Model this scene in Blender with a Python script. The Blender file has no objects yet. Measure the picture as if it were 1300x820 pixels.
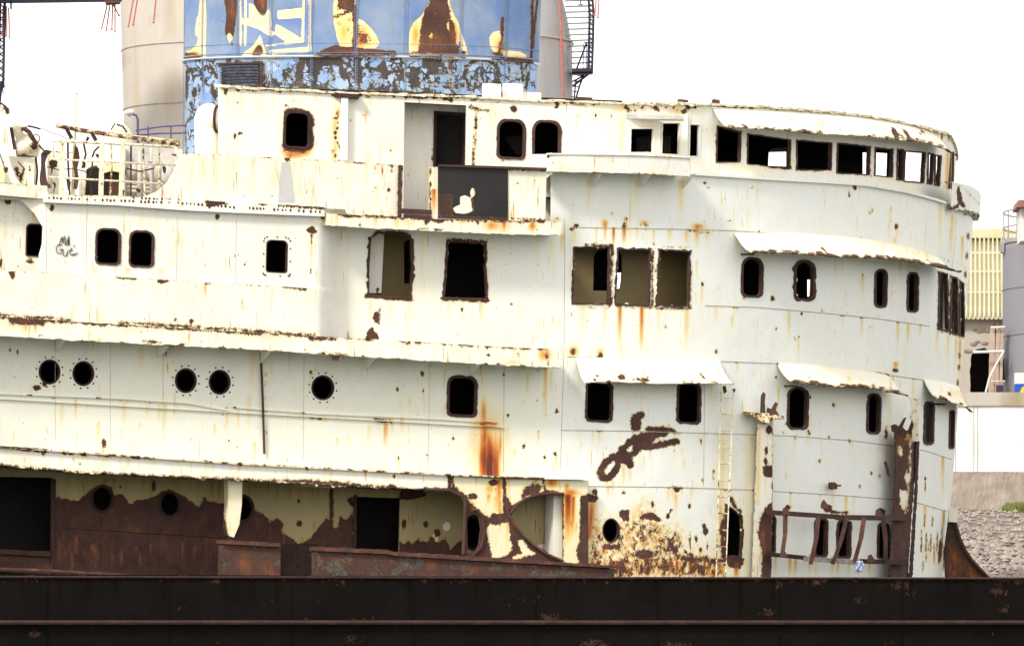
import bpy, math, random
import numpy as np
from mathutils import Vector
from mathutils.geometry import delaunay_2d_cdt
random.seed(7); RNG = np.random.RandomState(7)
scene = bpy.context.scene
COL = scene.collection

# ------------------------------------------------------------------ measures
# one unit of "px" is 1/60 m on the ship's side; py counts downward from the lens height at 1000
S, D, EYE = 1/60.0, 150.0, 1000.0
XC, R = 432.0, 802.0
TH0 = math.asin((690-XC)/R)
AMAX = 690 + R*(math.pi/2-TH0)
DEG = lambda d: 690 + R*(math.radians(d)-TH0)

def arr(v): return np.atleast_1d(np.asarray(v, float))
def W(a, py, off):
    """point on the ship's plan curve: a = way along the side, off = metres outboard"""
    a, py, off = np.broadcast_arrays(arr(a), arr(py), arr(off))
    th = TH0 + np.maximum(a-690, 0)/R
    ux = np.where(a < 690, a, XC + R*np.sin(th))
    d = np.where(a < 690, -(690-a)*math.tan(TH0), R*(math.cos(TH0)-np.cos(th)))*S
    lean = .015+.065*np.clip((th-TH0)/(math.pi/2-TH0), 0, 1)
    ux = ux - lean*(py-300)
    y = d - off*np.cos(th)
    x = (ux-650)*S*(D+d)/D + off*np.sin(th)
    z = (EYE-py)*S*(D+y)/D
    return np.stack([x, y, z], -1), np.stack([np.sin(th), -np.cos(th), 0*th], -1)
def to_px(P):
    return 650 + P[..., 0]/S*D/(D+P[..., 1]), EYE - P[..., 2]/S*D/(D+P[..., 1])
def find_a(px, py, off):
    px, py, off = np.broadcast_arrays(arr(px), arr(py), arr(off))
    lo = np.full(px.shape, -400.0); hi = np.full(px.shape, AMAX)
    for _ in range(40):
        m = (lo+hi)/2
        q = to_px(W(m, py, off)[0])[0]
        lo = np.where(q < px, m, lo); hi = np.where(q < px, hi, m)
    return (lo+hi)/2
def P(px, py, y):
    k = S*(D+y)/D
    return Vector(((px-650)*k, y, (EYE-py)*k))
def WP(px, py, off):
    return Vector(W(find_a(px, py, off), py, off)[0][0])
def depth(px, off=0): return float(W(find_a(px, 400, off), 400, off)[0][0][1])

# ------------------------------------------------------------------ marks (wear with a shape of its own)
def seg_dist(X, Y, pts, closed=False):
    d = np.full(X.shape, 1e9)
    n = len(pts)
    for i in range(n if closed else n-1):
        x0, y0 = pts[i]; x1, y1 = pts[(i+1) % n]
        dx, dy = x1-x0, y1-y0; L = dx*dx+dy*dy+1e-9
        t = np.clip(((X-x0)*dx+(Y-y0)*dy)/L, 0, 1)
        d = np.minimum(d, np.hypot(X-x0-t*dx, Y-y0-t*dy))
    return d
def inside(X, Y, pts):
    r = np.zeros(X.shape, bool); n = len(pts)
    for i in range(n):
        x0, y0 = pts[i]; x1, y1 = pts[(i+1) % n]
        if y0 == y1: continue
        c = ((y0 > Y) != (y1 > Y)) & (X < (x1-x0)*(Y-y0)/(y1-y0)+x0)
        r ^= c
    return r
class Marks:
    def __init__(s, base=(0, 0, 0, 0)): s.ops = []; s.base = base
    def _a(s, bb, ch, fn, er=False): s.ops.append((bb, ch, fn, er)); return s
    def poly(s, pts, ch=0, soft=8, amp=1, er=False):
        xs = [p[0] for p in pts]; ys = [p[1] for p in pts]; m = soft*2
        def fn(X, Y):
            sd = seg_dist(X, Y, pts, True); sd = np.where(inside(X, Y, pts), -sd, sd)
            return amp*np.clip(.5-sd/(2*soft), 0, 1)
        return s._a((min(xs)-m, min(ys)-m, max(xs)+m, max(ys)+m), ch, fn, er)
    def line(s, pts, w=1.5, ch=0, soft=6, amp=1, er=False):
        xs = [p[0] for p in pts]; ys = [p[1] for p in pts]; m = soft*2+w
        return s._a((min(xs)-m, min(ys)-m, max(xs)+m, max(ys)+m), ch,
                    lambda X, Y: amp*np.clip(.5-(seg_dist(X, Y, pts)-w)/(2*soft), 0, 1), er)
    def spot(s, x, y, rx, ry=None, ch=0, soft=5, amp=1, er=False):
        ry = ry or rx; m = soft*2
        def fn(X, Y):
            d = (np.hypot((X-x)/rx, (Y-y)/ry)-1)*min(rx, ry)
            return amp*np.clip(.5-d/(2*soft), 0, 1)
        return s._a((x-rx-m, y-ry-m, x+rx+m, y+ry+m), ch, fn, er)
    def streak(s, x, y0, y1, w, amp=.5, ch=1, lean=-.02):
        def fn(X, Y):
            t = np.clip((Y-y0)/(y1-y0), -.2, 1)
            f = np.clip((t+.04)/.06, 0, 1)*(1-np.clip(t, 0, 1)**1.5)
            return amp*f*np.exp(-((X-x-lean*(Y-y0))/w)**2)
        return s._a((x-3*w-4, y0-6, x+3*w+4, y1), ch, fn)
    def soft(s, x, y, rx, ry, amp=.4, ch=1):
        return s._a((x-2.5*rx, y-2.5*ry, x+2.5*rx, y+2.5*ry), ch,
                    lambda X, Y: amp*np.exp(-(((X-x)/rx)**2+((Y-y)/ry)**2)))
    def add(s, o): s.ops += o.ops; return s
    def eval(s, X, Y):
        out = np.tile(np.array(s.base, float), (len(X), 1))
        for bb, ch, fn, er in s.ops:
            k = np.where((X >= bb[0]) & (X <= bb[2]) & (Y >= bb[1]) & (Y <= bb[3]))[0]
            if not len(k): continue
            v = fn(X[k], Y[k])
            out[k, ch] = np.minimum(out[k, ch], 1-v) if er else np.maximum(out[k, ch], v)
        return out

# ------------------------------------------------------------------ materials
class NB:
    def __init__(s, name):
        s.m = bpy.data.materials.new(name); s.m.use_nodes = True
        s.t = s.m.node_tree; s.t.nodes.clear()
        s.out = s.t.nodes.new('ShaderNodeOutputMaterial')
        s.co = s.t.nodes.new('ShaderNodeTexCoord').outputs['Object']
    def N(s, typ, ins=None, **kw):
        n = s.t.nodes.new(typ)
        for k, v in kw.items(): setattr(n, k, v)
        for k, v in (ins or {}).items():
            if hasattr(v, 'is_output'): s.t.links.new(v, n.inputs[k])
            else: n.inputs[k].default_value = v
        return n
    def M(s, op, a, b=0.0, c=False): return s.N('ShaderNodeMath', {0: a, 1: b}, operation=op, use_clamp=c).outputs[0]
    def noise(s, sc, det=4, ro=.6, vec=None, scl=None, dist=0):
        v = vec or s.co
        if scl: v = s.N('ShaderNodeMapping', {'Vector': v, 'Scale': scl}).outputs[0]
        return s.N('ShaderNodeTexNoise', {'Vector': v, 'Scale': sc, 'Detail': det, 'Roughness': ro, 'Distortion': dist}).outputs['Fac']
    def mr(s, v, a, b, c=0.0, d=1.0): return s.N('ShaderNodeMapRange', {0: v, 1: a, 2: b, 3: c, 4: d}).outputs[0]
    def mix(s, f, a, b, bt='MIX'):
        n = s.t.nodes.new('ShaderNodeMix'); n.data_type = 'RGBA'; n.blend_type = bt
        for i, v in ((0, f), (6, a), (7, b)):
            if hasattr(v, 'is_output'): s.t.links.new(v, n.inputs[i])
            else: n.inputs[i].default_value = (*v, 1) if isinstance(v, tuple) and len(v) == 3 else v
        return n.outputs[2]
    def ramp(s, v, stops):
        n = s.t.nodes.new('ShaderNodeValToRGB'); e = n.color_ramp.elements
        while len(e) < len(stops): e.new(.5)
        for i, (p, c) in enumerate(stops): e[i].position = p; e[i].color = (*c, 1)
        s.t.links.new(v, n.inputs[0]); return n.outputs[0]
    def done(s, col, rough=.6, bump=None, bs=.3, bd=.01, metal=0, spec=.3):
        b = s.N('ShaderNodeBsdfPrincipled', {'Base Color': col if hasattr(col, 'is_output') else (*col, 1), 'Roughness': rough, 'Metallic': metal, 'Specular IOR Level': spec})
        if bump is not None:
            bn = s.N('ShaderNodeBump', {'Strength': bs, 'Distance': bd, 'Height': bump}); s.t.links.new(bn.outputs[0], b.inputs['Normal'])
        s.t.links.new(b.outputs[0], s.out.inputs[0]); return s.m

RUST = [(.30, (.030, .016, .013)), (.48, (.062, .031, .024)), (.60, (.085, .040, .030)), (.70, (.16, .062, .030)), (.80, (.33, .12, .035))]
GREYRUST = [(.30, (.022, .020, .020)), (.48, (.045, .038, .036)), (.62, (.075, .058, .050)), (.74, (.15, .11, .08)), (.84, (.30, .20, .10))]
def rust_color(b, shift=0, cols=None):
    n = b.noise(3.2, 8, .68)
    n2 = b.noise(22, 4, .6)
    v = b.M('ADD', b.M('MULTIPLY', n, .65), b.M('MULTIPLY', n2, .35))
    return b.ramp(b.M('ADD', v, shift), cols or RUST)
def paint(name, base, base2=None, streak=.5, speck=.5, rough=.5, p2=(.78, .75, .66), wob=.42, wscale=9, shift=0, cols=None, spec=.25, crack=0, rimk=.5):
    b = NB(name); base2 = base2 or tuple(c*k for c, k in zip(base, (.97, .92, .78)))
    at = b.N('ShaderNodeAttribute', attribute_name='marks')
    sep = b.N('ShaderNodeSeparateColor', {0: at.outputs['Color']})
    Rr, G, Bb, A = sep.outputs[0], sep.outputs[1], sep.outputs[2], at.outputs['Alpha']
    n1 = b.noise(wscale, 3, .6); n2 = b.noise(wscale*4.5, 4, .7)
    wobf = b.M('ADD', b.M('MULTIPLY', b.M('SUBTRACT', n1, .5), wob*1.6), b.M('MULTIPLY', b.M('SUBTRACT', n2, .5), wob*1.5))
    # mottled zones: paint, lilac primer, orange and brown scale mixed
    nm = b.M('ADD', b.M('MULTIPLY', b.noise(7, 8, .8, scl=(1, 1, .6)), .75), b.M('MULTIPLY', b.noise(2.2, 3, .6), .25)); mot = b.M('MULTIPLY', A, b.mr(nm, .37, .63, .0, 1.0))
    rf = b.M('ADD', b.M('MAXIMUM', Rr, mot), wobf)
    rf = b.M('MULTIPLY', rf, b.mr(b.M('MAXIMUM', Rr, A), .0, .12))
    mask = b.mr(rf, .47, .53)
    halo = b.mr(rf, .22, .5)
    # loose specks
    sp1 = b.noise(20, 3, .6, scl=(1, 1, .6)); sp2 = b.noise(1.6, 3, .55)
    spk = b.M('MULTIPLY', b.mr(sp1, .685, .71), b.mr(sp2, .49, .55)); spk = b.M('MULTIPLY', spk, speck, True)
    # vertical weather streaks
    s1 = b.noise(6, 4, .7, scl=(1, 1, .10)); s2 = b.noise(15, 3, .6, scl=(1, 1, .06)); s3 = b.noise(.9, 3, .5)
    st = b.M('MULTIPLY', b.M('MULTIPLY', b.mr(s1, .50, .75), b.mr(s2, .42, .66)), b.mr(s3, .38, .62))
    st = b.M('MULTIPLY', st, streak)
    d1 = b.noise(34, 2, .5, scl=(1, 1, .045)); d2 = b.noise(2.6, 3, .6, scl=(1, 1, .5)); st = b.M('MAXIMUM', st, b.M('MULTIPLY', b.M('MULTIPLY', b.mr(d1, .60, .70), b.mr(d2, .50, .60)), streak*.75))
    dirt = b.M('MULTIPLY', b.mr(b.noise(4.5, 6, .75), .50, .68), .35*streak)
    tone = b.mr(b.noise(1.1, 4, .6), .35, .65)
    c = b.mix(b.M('MULTIPLY', tone, .55), base, base2)
    c = b.mix(dirt, c, tuple(q*f for q, f in zip(base, (.80, .76, .66))))
    c = b.mix(b.mr(b.noise(60, 2, .5), .3, .7, 0, .10), c, tuple(q*.55 for q in base))
    c = b.mix(b.mr(b.M('ADD', Bb, b.M('MULTIPLY', wobf, .45)), .47, .53), c, p2)
    stain = b.M('MAXIMUM', b.M('ADD', G, b.M('MULTIPLY', b.M('MULTIPLY', b.M('SUBTRACT', s1, .5), G), 1.1)), st)
    stain = b.M('MAXIMUM', stain, b.M('MULTIPLY', halo, .30)); stain = b.M('MAXIMUM', stain, b.M('MULTIPLY', A, b.mr(n1, .3, .7, .08, .80)))
    scol = b.ramp(stain, [(0, (1, 1, 1)), (.14, (1, .97, .84)), (.30, (.98, .80, .46)), (.48, (.88, .48, .16)), (.66, (.62, .17, .035)), (.84, (.33, .065, .02)), (1, (.13, .035, .02))])
    c = b.mix(1.0, c, scol, 'MULTIPLY')
    if crack:
        wv = b.N('ShaderNodeVectorMath', {0: b.co, 1: b.N('ShaderNodeVectorMath', {0: b.N('ShaderNodeTexNoise', {'Vector': b.co, 'Scale': 5.0, 'Detail': 4.0}).outputs['Color'], 1: (.35, .35, .35)}, operation='MULTIPLY').outputs[0]}, operation='ADD').outputs[0]
        ve = b.N('ShaderNodeTexVoronoi', {'Vector': wv, 'Scale': 4.2}, feature='DISTANCE_TO_EDGE').outputs['Distance']
        vc = b.N('ShaderNodeRGBToBW', {0: b.N('ShaderNodeTexVoronoi', {'Vector': wv, 'Scale': 4.2}).outputs['Color']}).outputs[0]
        gap = b.mr(b.M('SUBTRACT', ve, b.M('MULTIPLY', b.mr(b.noise(1.5, 3, .6), .42, .62), .11*crack)), .012, -.004)
        c = b.mix(b.mr(vc, .3, .7, 0, .5), c, (.36, .46, .62)); mask = b.M('MAXIMUM', mask, gap)
    rc = rust_color(b, b.M('ADD', b.M('MULTIPLY', A, .09), b.M('ADD', b.M('MULTIPLY', b.M('SUBTRACT', b.mr(b.noise(1.7, 4, .6), .3, .7), .5), .10), shift+.02)), cols)
    c = b.mix(spk, c, (.05, .028, .022))
    rc = b.mix(b.M('MULTIPLY', b.M('MULTIPLY', b.mr(G, .15, .9), b.mr(b.noise(14, 5, .7, scl=(1, 1, .35)), .36, .62)), .75), rc, (.34, .115, .03))
    rim = b.M('MULTIPLY', b.mr(rf, .40, .47), b.mr(n2, .4, .6)); c = b.mix(b.M('MULTIPLY', rim, rimk), c, (.50, .30, .12))
    c = b.mix(mask, c, rc)
    hgt = b.M('ADD', b.M('MULTIPLY', mask, -1.4), b.M('ADD', b.M('MULTIPLY', b.noise(2.2, 3, .5), 1.4), b.M('MULTIPLY', b.noise(1.0, 2, .5, scl=(1, 1, .6)), 4.5)))
    hgt = b.M('ADD', hgt, b.M('MULTIPLY', b.noise(40, 3, .6), b.M('ADD', b.M('MULTIPLY', mask, .5), .06)))
    return b.done(c, b.mr(mask, 0, 1, rough, .9), hgt, .55, .012, spec=spec)

cream = paint('cream_ship_paint', (.79, .78, .725), streak=.8, speck=.8, p2=(.60, .60, .60))
cream_worn = paint('worn_cream_paint', (.77, .755, .69), streak=1.1, speck=1, p2=(.52, .52, .51))
front = paint('white_front_paint', (.80, .815, .765), (.78, .785, .71), streak=.6, speck=.8)
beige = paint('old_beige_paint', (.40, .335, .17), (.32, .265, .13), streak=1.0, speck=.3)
tan = paint('tan_cabin_paint', (.27, .205, .095), streak=.2, speck=.1)
yellowp = paint('yellow_cream_paint', (.76, .715, .52), streak=.7, speck=.5)
blue = paint('funnel_blue_paint', (.11, .185, .37), (.30, .345, .385), streak=.55, speck=1, p2=(.74, .60, .36), wob=.40, wscale=7)
blue_low = paint('flaking_blue_paint', (.15, .26, .50), (.30, .37, .42), streak=.1, speck=1, wob=.75, wscale=6, cols=GREYRUST, crack=1)
blue_scaled = paint('rusted_blue_grey_paint', (.04, .052, .07), (.07, .07, .07), streak=.2, speck=.6, wob=.8, wscale=3.2)
blackp = paint('black_board_paint', (.017, .015, .016), (.032, .027, .025), streak=.3, speck=.3, p2=(.75, .72, .62))
hullm = paint('black_hull_paint', (.006, .0052, .005), (.012, .009, .008), streak=.5, speck=.6, rough=.9, spec=.06, wscale=3.5, shift=-.12, rimk=0)
def simple(name, c, c2=None, sc=3, rough=.8, bs=.3, scl=None):
    b = NB(name); c2 = c2 or tuple(x*.75 for x in c)
    n = b.noise(sc, 6, .65, scl=scl)
    return b.done(b.mix(b.mr(n, .35, .65), c, c2), rough, n, bs, .02)
def rustmat(name, shift=0):
    b = NB(name); n = b.noise(18, 6, .7)
    return b.done(rust_color(b, shift), .92, n, .8, .015)
rust = rustmat('dark_rust'); rust_or = rustmat('orange_rust', .09); rust_dk = rustmat('blackened_rust', -.14)
dark = simple('interior_shade', (.010, .009, .009), (.016, .013, .011), 1.5, .95)  # near-black colour paints in the shade inside rooms and openings
darkbrown = simple('dark_brown_plating', (.014, .009, .007), (.028, .017, .012), 2, .9)  # dark brown, for the panel that mimics an interior gleam
line_ink = simple('graffiti_ink', (.02, .02, .02), rough=.7)
galv = simple('galvanised_grey', (.33, .33, .36)); purple = simple('faded_violet_steel', (.10, .09, .24), (.07, .06, .15), 6)
navy = simple('dark_navy_steel', (.035, .03, .06)); redrod = simple('red_primer_rod', (.5, .16, .12), (.35, .1, .08), 9)
greyish = simple('pale_grey_casing', (.55, .53, .48), (.38, .36, .33), 5)
lampw = simple('lamp_white', (.7, .68, .62))

# ------------------------------------------------------------------ object helpers
def new_obj(name, me, parent=None, mat=None):
    o = bpy.data.objects.new(name, me); COL.objects.link(o)
    if mat: me.materials.append(mat)
    if parent is not None:
        o.parent = parent; bpy.context.view_layer.update() if False else None
        o.matrix_parent_inverse = PINV[parent.name]
    return o
PINV = {}
def empty(name, loc):
    o = bpy.data.objects.new(name, None); COL.objects.link(o); o.location = loc
    from mathutils import Matrix
    PINV[o.name] = Matrix.Translation(Vector(loc)).inverted(); return o
def note(o, label=None, cat=None, group=None, kind=None):
    for k, v in (('label', label), ('category', cat), ('group', group), ('kind', kind)):
        if v: o[k] = v
    return o
from mathutils import Matrix
def build(name, V, F, mat, parent=None, marks=None, smooth=True, reg=True):
    me = bpy.data.meshes.new(name)
    me.from_pydata([tuple(v) for v in V], [], [tuple(f) for f in F])
    if smooth: me.polygons.foreach_set('use_smooth', [True]*len(me.polygons))
    if marks is not None:
        A = np.array([tuple(v) for v in V]); X, Y = to_px(A)
        val = marks.eval(X, Y)
    else: val = np.zeros((len(V), 4))
    ca = me.color_attributes.new('marks', 'FLOAT_COLOR', 'POINT')
    ca.data.foreach_set('color', val.astype(np.float32).ravel())
    o = new_obj(name, me, parent, mat)
    if reg: PINV[o.name] = Matrix.Identity(4)
    return o
class MB:
    """collects simple solids, then links them as one mesh"""
    def __init__(s): s.V = []; s.F = []
    def add(s, V, F):
        k = len(s.V); s.V += [Vector(v) for v in V]; s.F += [tuple(i+k for i in f) for f in F]; return s
    def tube(s, pts, r, seg=8, cap=True):
        pts = [Vector(p) for p in pts]; n = len(pts); rr = r if isinstance(r, (list, tuple)) else [r]*n
        V = []; F = []
        for i, p in enumerate(pts):
            d = (pts[min(i+1, n-1)]-pts[max(i-1, 0)]).normalized()
            u = d.cross(Vector((0, 1, 0))); u = d.cross(Vector((1, 0, 0))) if u.length < .2 else u
            u.normalize(); w = d.cross(u)
            for k in range(seg):
                t = 2*math.pi*k/seg; V.append(p+rr[i]*(math.cos(t)*u+math.sin(t)*w))
        for i in range(n-1):
            for k in range(seg):
                F.append((i*seg+k, i*seg+(k+1) % seg, (i+1)*seg+(k+1) % seg, (i+1)*seg+k))
        if cap: F.append(tuple(range(seg-1, -1, -1))); F.append(tuple((n-1)*seg+k for k in range(seg)))
        return s.add(V, F)
    def box(s, lo, hi):
        x0, y0, z0 = lo; x1, y1, z1 = hi
        return s.add([(x0,y0,z0),(x1,y0,z0),(x1,y1,z0),(x0,y1,z0),(x0,y0,z1),(x1,y0,z1),(x1,y1,z1),(x0,y1,z1)],
                     [(0,3,2,1),(4,5,6,7),(0,1,5,4),(1,2,6,5),(2,3,7,6),(3,0,4,7)])
    def bar(s, p0, p1, w, d):
        """flat bar between two points, w across, d deep"""
        p0 = Vector(p0); p1 = Vector(p1); t = (p1-p0).normalized(); u = t.cross(Vector((0, 1, 0))).normalized()*w/2; v = Vector((0, d/2, 0))
        return s.add([p0-u-v, p0+u-v, p0+u+v, p0-u+v, p1-u-v, p1+u-v, p1+u+v, p1-u+v],
                     [(0,3,2,1),(4,5,6,7),(0,1,5,4),(1,2,6,5),(2,3,7,6),(3,0,4,7)])
    def prism(s, pts, y, th, fn=None):
        """outline in px set up at depth y with real thickness"""
        n = len(pts); V = [P(x, z, y) for x, z in pts]; V += [v+Vector((0, th, 0)) for v in V]
        return s.add(V, [tuple(range(n-1, -1, -1)), tuple(range(n, 2*n))]+[(i, (i+1) % n, n+(i+1) % n, n+i) for i in range(n)])
    def ball(s, c, rx, ry, rz, nu=14, nv=8, v0=0, v1=math.pi):
        V = []; F = []
        for j in range(nv+1):
            t = v0+(v1-v0)*j/nv
            for i in range(nu):
                p = 2*math.pi*i/nu
                V.append((c[0]+rx*math.sin(t)*math.cos(p), c[1]+ry*math.sin(t)*math.sin(p), c[2]+rz*math.cos(t)))
        for j in range(nv):
            for i in range(nu): F.append((j*nu+i, (j+1)*nu+i, (j+1)*nu+(i+1) % nu, j*nu+(i+1) % nu))
        return s.add(V, F)
    def build(s, name, mat, parent=None, marks=None, smooth=False): return build(name, s.V, s.F, mat, parent, marks, smooth)

def dens(pts, step, closed=True):
    out = []; n = len(pts)
    for i in range(n if closed else n-1):
        x0, y0 = pts[i]; x1, y1 = pts[(i+1) % n]; L = math.hypot(x1-x0, y1-y0); k = max(1, int(L/step))
        for j in range(k): out.append((x0+(x1-x0)*j/k, y0+(y1-y0)*j/k))
    if not closed: out.append(pts[-1])
    return out
def rag(pts, amp, step=3, closed=True):
    p = dens(pts, step, closed); n = len(p); r = RNG.randn(n)*.5; r = r+np.roll(r, 1)+.5*RNG.randn(n)*(RNG.rand(n) < .25)*3
    q = RNG.randn(n)*.4
    return [(x+amp*r[i]*.6, y+amp*q[i]+amp*r[(i+2) % n]*.5) for i, (x, y) in enumerate(p)]
def rrect(cx, cy, w, h, r=6, rt=None, lean=-.02, slope=.05):
    """window outline: straight sides, arched top corners"""
    rt = rt or r; pts = []
    for (sx, sy, rr, a0) in ((1, -1, rt, -90), (1, 1, r, 0), (-1, 1, r, 90), (-1, -1, rt, 180)):
        for k in range(6):
            t = math.radians(a0+90*k/5)
            pts.append((sx*(w/2-rr)+rr*math.cos(t), sy*(h/2-rr)+rr*math.sin(t)))
    return [(cx+x+lean*y, cy+y+slope*x) for x, y in pts]
def circ(cx, cy, rx, ry, n=24): return [(cx+rx*math.cos(2*math.pi*k/n), cy+ry*math.sin(2*math.pi*k/n)) for k in range(n)]

def plate(name, outline, holes=(), off=0.0, th=.05, mat=None, parent=None, step=8, marks=None, aspace=None, offn=None):
    """steel plating on the plan curve; outline and holes in px, edges returned inward by th. aspace: extra outline already in a-space"""
    def conv(pts):
        pts = np.array(pts); a = find_a(pts[:, 0], pts[:, 1], off if offn is None else 0)
        for _ in range(0 if offn is None else 6): a = find_a(pts[:, 0], pts[:, 1], offn(a, pts[:, 1]))
        return np.stack([a, pts[:, 1]], 1)
    loops = []
    o = conv(dens(outline, step)) if outline else np.zeros((0, 2))
    if aspace: o = np.concatenate([o, np.array(dens(aspace, step, False))])
    loops.append(o)
    for h in holes: loops.append(conv(h))
    pts = [tuple(p) for l in loops for p in l]; edges = []; k = 0
    for l in loops:
        n = len(l); edges += [(k+i, k+(i+1) % n) for i in range(n)]; k += n
    lo = o.min(0); hi = o.max(0)
    gx = np.arange(lo[0]+step*.5, hi[0], step); gy = np.arange(lo[1]+step*.5, hi[1], step)
    GX, GY = [g.ravel() for g in np.meshgrid(gx, gy)]
    GX = GX + (RNG.rand(len(GX))-.5)*step*.1; GY = GY + (RNG.rand(len(GY))-.5)*step*.1
    keep = inside(GX, GY, o)
    for l in loops[1:]:
        b0 = l.min(0)-1; b1 = l.max(0)+1
        idx = np.where((GX > b0[0]) & (GX < b1[0]) & (GY > b0[1]) & (GY < b1[1]))[0]
        if len(idx): keep[idx] &= ~inside(GX[idx], GY[idx], l)
    pts += list(zip(GX[keep], GY[keep]))
    r = delaunay_2d_cdt([Vector(p) for p in pts], edges, [], 0, 1e-4)
    V2 = np.array([tuple(v) for v in r[0]]); T = np.array([tuple(f) for f in r[2]])
    C = V2[T].mean(1); ok = inside(C[:, 0], C[:, 1], o)
    for l in loops[1:]:
        b0 = l.min(0)-1; b1 = l.max(0)+1
        idx = np.where((C[:, 0] > b0[0]) & (C[:, 0] < b1[0]) & (C[:, 1] > b0[1]) & (C[:, 1] < b1[1]))[0]
        if len(idx): ok[idx] &= ~inside(C[idx, 0], C[idx, 1], l)
    T = T[ok]
    of = off if offn is None else offn(V2[:, 0], V2[:, 1])
    Pw, Nn = W(V2[:, 0], V2[:, 1], of)
    # orientation: outward
    a, b_, c_ = Pw[T[:, 0]], Pw[T[:, 1]], Pw[T[:, 2]]
    nrm = np.cross(b_-a, c_-a); flip = (nrm*Nn[T[:, 0]]).sum(1) < 0
    T[flip] = T[flip][:, ::-1]
    cnt = {}
    for f in T:
        for i in range(3):
            e = (int(f[i]), int(f[(i+1) % 3])); cnt[e] = 1
    V = list(map(tuple, Pw)); F = [tuple(map(int, f)) for f in T]; m = {}
    Q = Pw - Nn*th; k0 = len(V); front_i = {}; back_i = {}
    for (i, j) in list(cnt):
        if (j, i) in cnt: continue
        for q in (i, j):
            if q not in front_i:
                front_i[q] = len(V); V.append(tuple(Pw[q])); back_i[q] = len(V); V.append(tuple(Q[q]))
        F.append((front_i[j], front_i[i], back_i[i], back_i[j]))
    return build(name, V, F, mat, parent, marks)

def band(name, pts, off0, off1, mat, parent, marks=None, step=4, vstep=5, ragb=0, ragt=0, caps=True, aspace=False):
    """fascia or ledge following the hull: pts = (px, ytop, ybottom); from off0 (wall) out to off1"""
    pts = np.array(pts, float)
    if not aspace:
        xs = np.arange(pts[0, 0], pts[-1, 0]+.01, step); xs = np.append(xs, pts[-1, 0]) if xs[-1] < pts[-1, 0]-.5 else xs
    else: xs = np.arange(pts[0, 0], pts[-1, 0]+.01, step)
    yt = np.interp(xs, pts[:, 0], pts[:, 1]); yb = np.interp(xs, pts[:, 0], pts[:, 2]); n = len(xs)
    def rg(a):
        r = RNG.randn(n); return a*(r+np.roll(r, 1))*.5 + a*1.2*np.abs(RNG.randn(n))*(RNG.rand(n) < .1)
    yb = yb + rg(ragb)*(1 if ragb else 0); yt = yt + rg(ragt)*(1 if ragt else 0)
    a = xs if aspace else find_a(xs, (yt+yb)/2, off1)
    nv = max(1, int(np.max(yb-yt)/vstep)); V = []; rows = []
    rows.append(W(a, yt, off0)[0]); rows.append(W(a, yt, off1)[0])
    rows += [W(a, yt+(yb-yt)*k/nv, off1)[0] for k in range(0, nv+1)]
    rows += [W(a, yb, off1)[0], W(a, yb, off0)[0]]
    m = len(rows)
    for r_ in rows: V += list(map(tuple, r_))
    F = []
    for j in range(m-1):
        if j in (1, m-3): continue
        for i in range(n-1): F.append((j*n+i, (j+1)*n+i, (j+1)*n+i+1, j*n+i+1))
    for i in ([0, n-1] if caps else []):
        # end caps
        k = len(V); q = [rows[0][i], rows[1][i], rows[m-2][i], rows[m-1][i]]; V += list(map(tuple, q))
        F.append((k, k+1, k+2, k+3) if i else (k+3, k+2, k+1, k))
    return build(name, V, F, mat, parent, marks)
def bracket(px, yt, yb, off0, off1, th=.03, mat=None, parent=None):
    a = float(find_a(px, yt, off0)[0]); q = [W(a, yt, off0)[0][0], W(a, yt, off1)[0][0], W(a, yb, off0)[0][0]]
    t = Vector((th, 0, 0)); V = [Vector(v) for v in q]; V += [v+t for v in V]
    return build('bracket', V, [(2, 1, 0), (3, 4, 5), (0, 1, 4, 3), (1, 2, 5, 4), (2, 0, 3, 5)], mat or cream, parent or ship, smooth=False)
# ================================================================== THE SHIP
ship = empty('passenger_ship', tuple(P(500, 1060, 2)))
note(ship, 'derelict white passenger ship with peeling paint, rust streaks, empty windows and a flaking blue funnel', 'ship')

# ---- lines measured on the ship
L_TOP = [(278, 110), (435, 118), (560, 122), (685, 128), (810, 132), (904, 133), (970, 136), (1070, 144), (1124, 152), (1180, 164), (1211, 174)]
L_PAR = [(700, 216), (878, 221), (970, 227), (1098, 235), (1150, 244), (1200, 258)]
def yl(L, x): return float(np.interp(x, [p[0] for p in L], [p[1] for p in L]))

windows = {'side': [], 'e': [], 'deck': [], 'recess': [], 'br': []}
def window(wall, cx, cy, w, h, r=6, rt=None, fr=2.2, off=0.0, mat=rust, name='window', ragh=.4, proud=.02, bolts=False, slope=.05):
    """opening cut in its wall plus the corroded frame that rings it"""
    hole = rag(rrect(cx, cy, w, h, r, rt, slope=slope), ragh, 3)
    windows[wall].append(hole)
    outer = rag(rrect(cx, cy, w+2*fr, h+2*fr, r+fr*.6, (rt or r)+fr*.6, slope=slope), ragh*1.1, 3)
    inner = rrect(cx, cy, w-1.0, h-1.0, r, rt, slope=slope)
    o = plate(name, outer, [inner], off+proud, .09, mat, ship, 5)
    return o
def porthole(wall, cx, cy, rx, ry, off=0.0, bolts=True, ring=1.6):
    windows[wall].append(circ(cx, cy, rx, ry, 28))
    o = plate('porthole', circ(cx, cy, rx+ring, ry+ring, 28), [circ(cx, cy, rx-.6, ry-.6, 28)], off+.012, .10, rust_dk, ship, 6)
    if bolts:
        for k in range(12):
            t = 2*math.pi*(k+.4)/12; p = WP(cx+(rx+4.8)*math.cos(t), cy+(ry+4.8)*math.sin(t), off+.004)
            MB().ball(p, .019, .019, .019, 6, 4).build('bolt', rust_dk, o)
    return o

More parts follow.
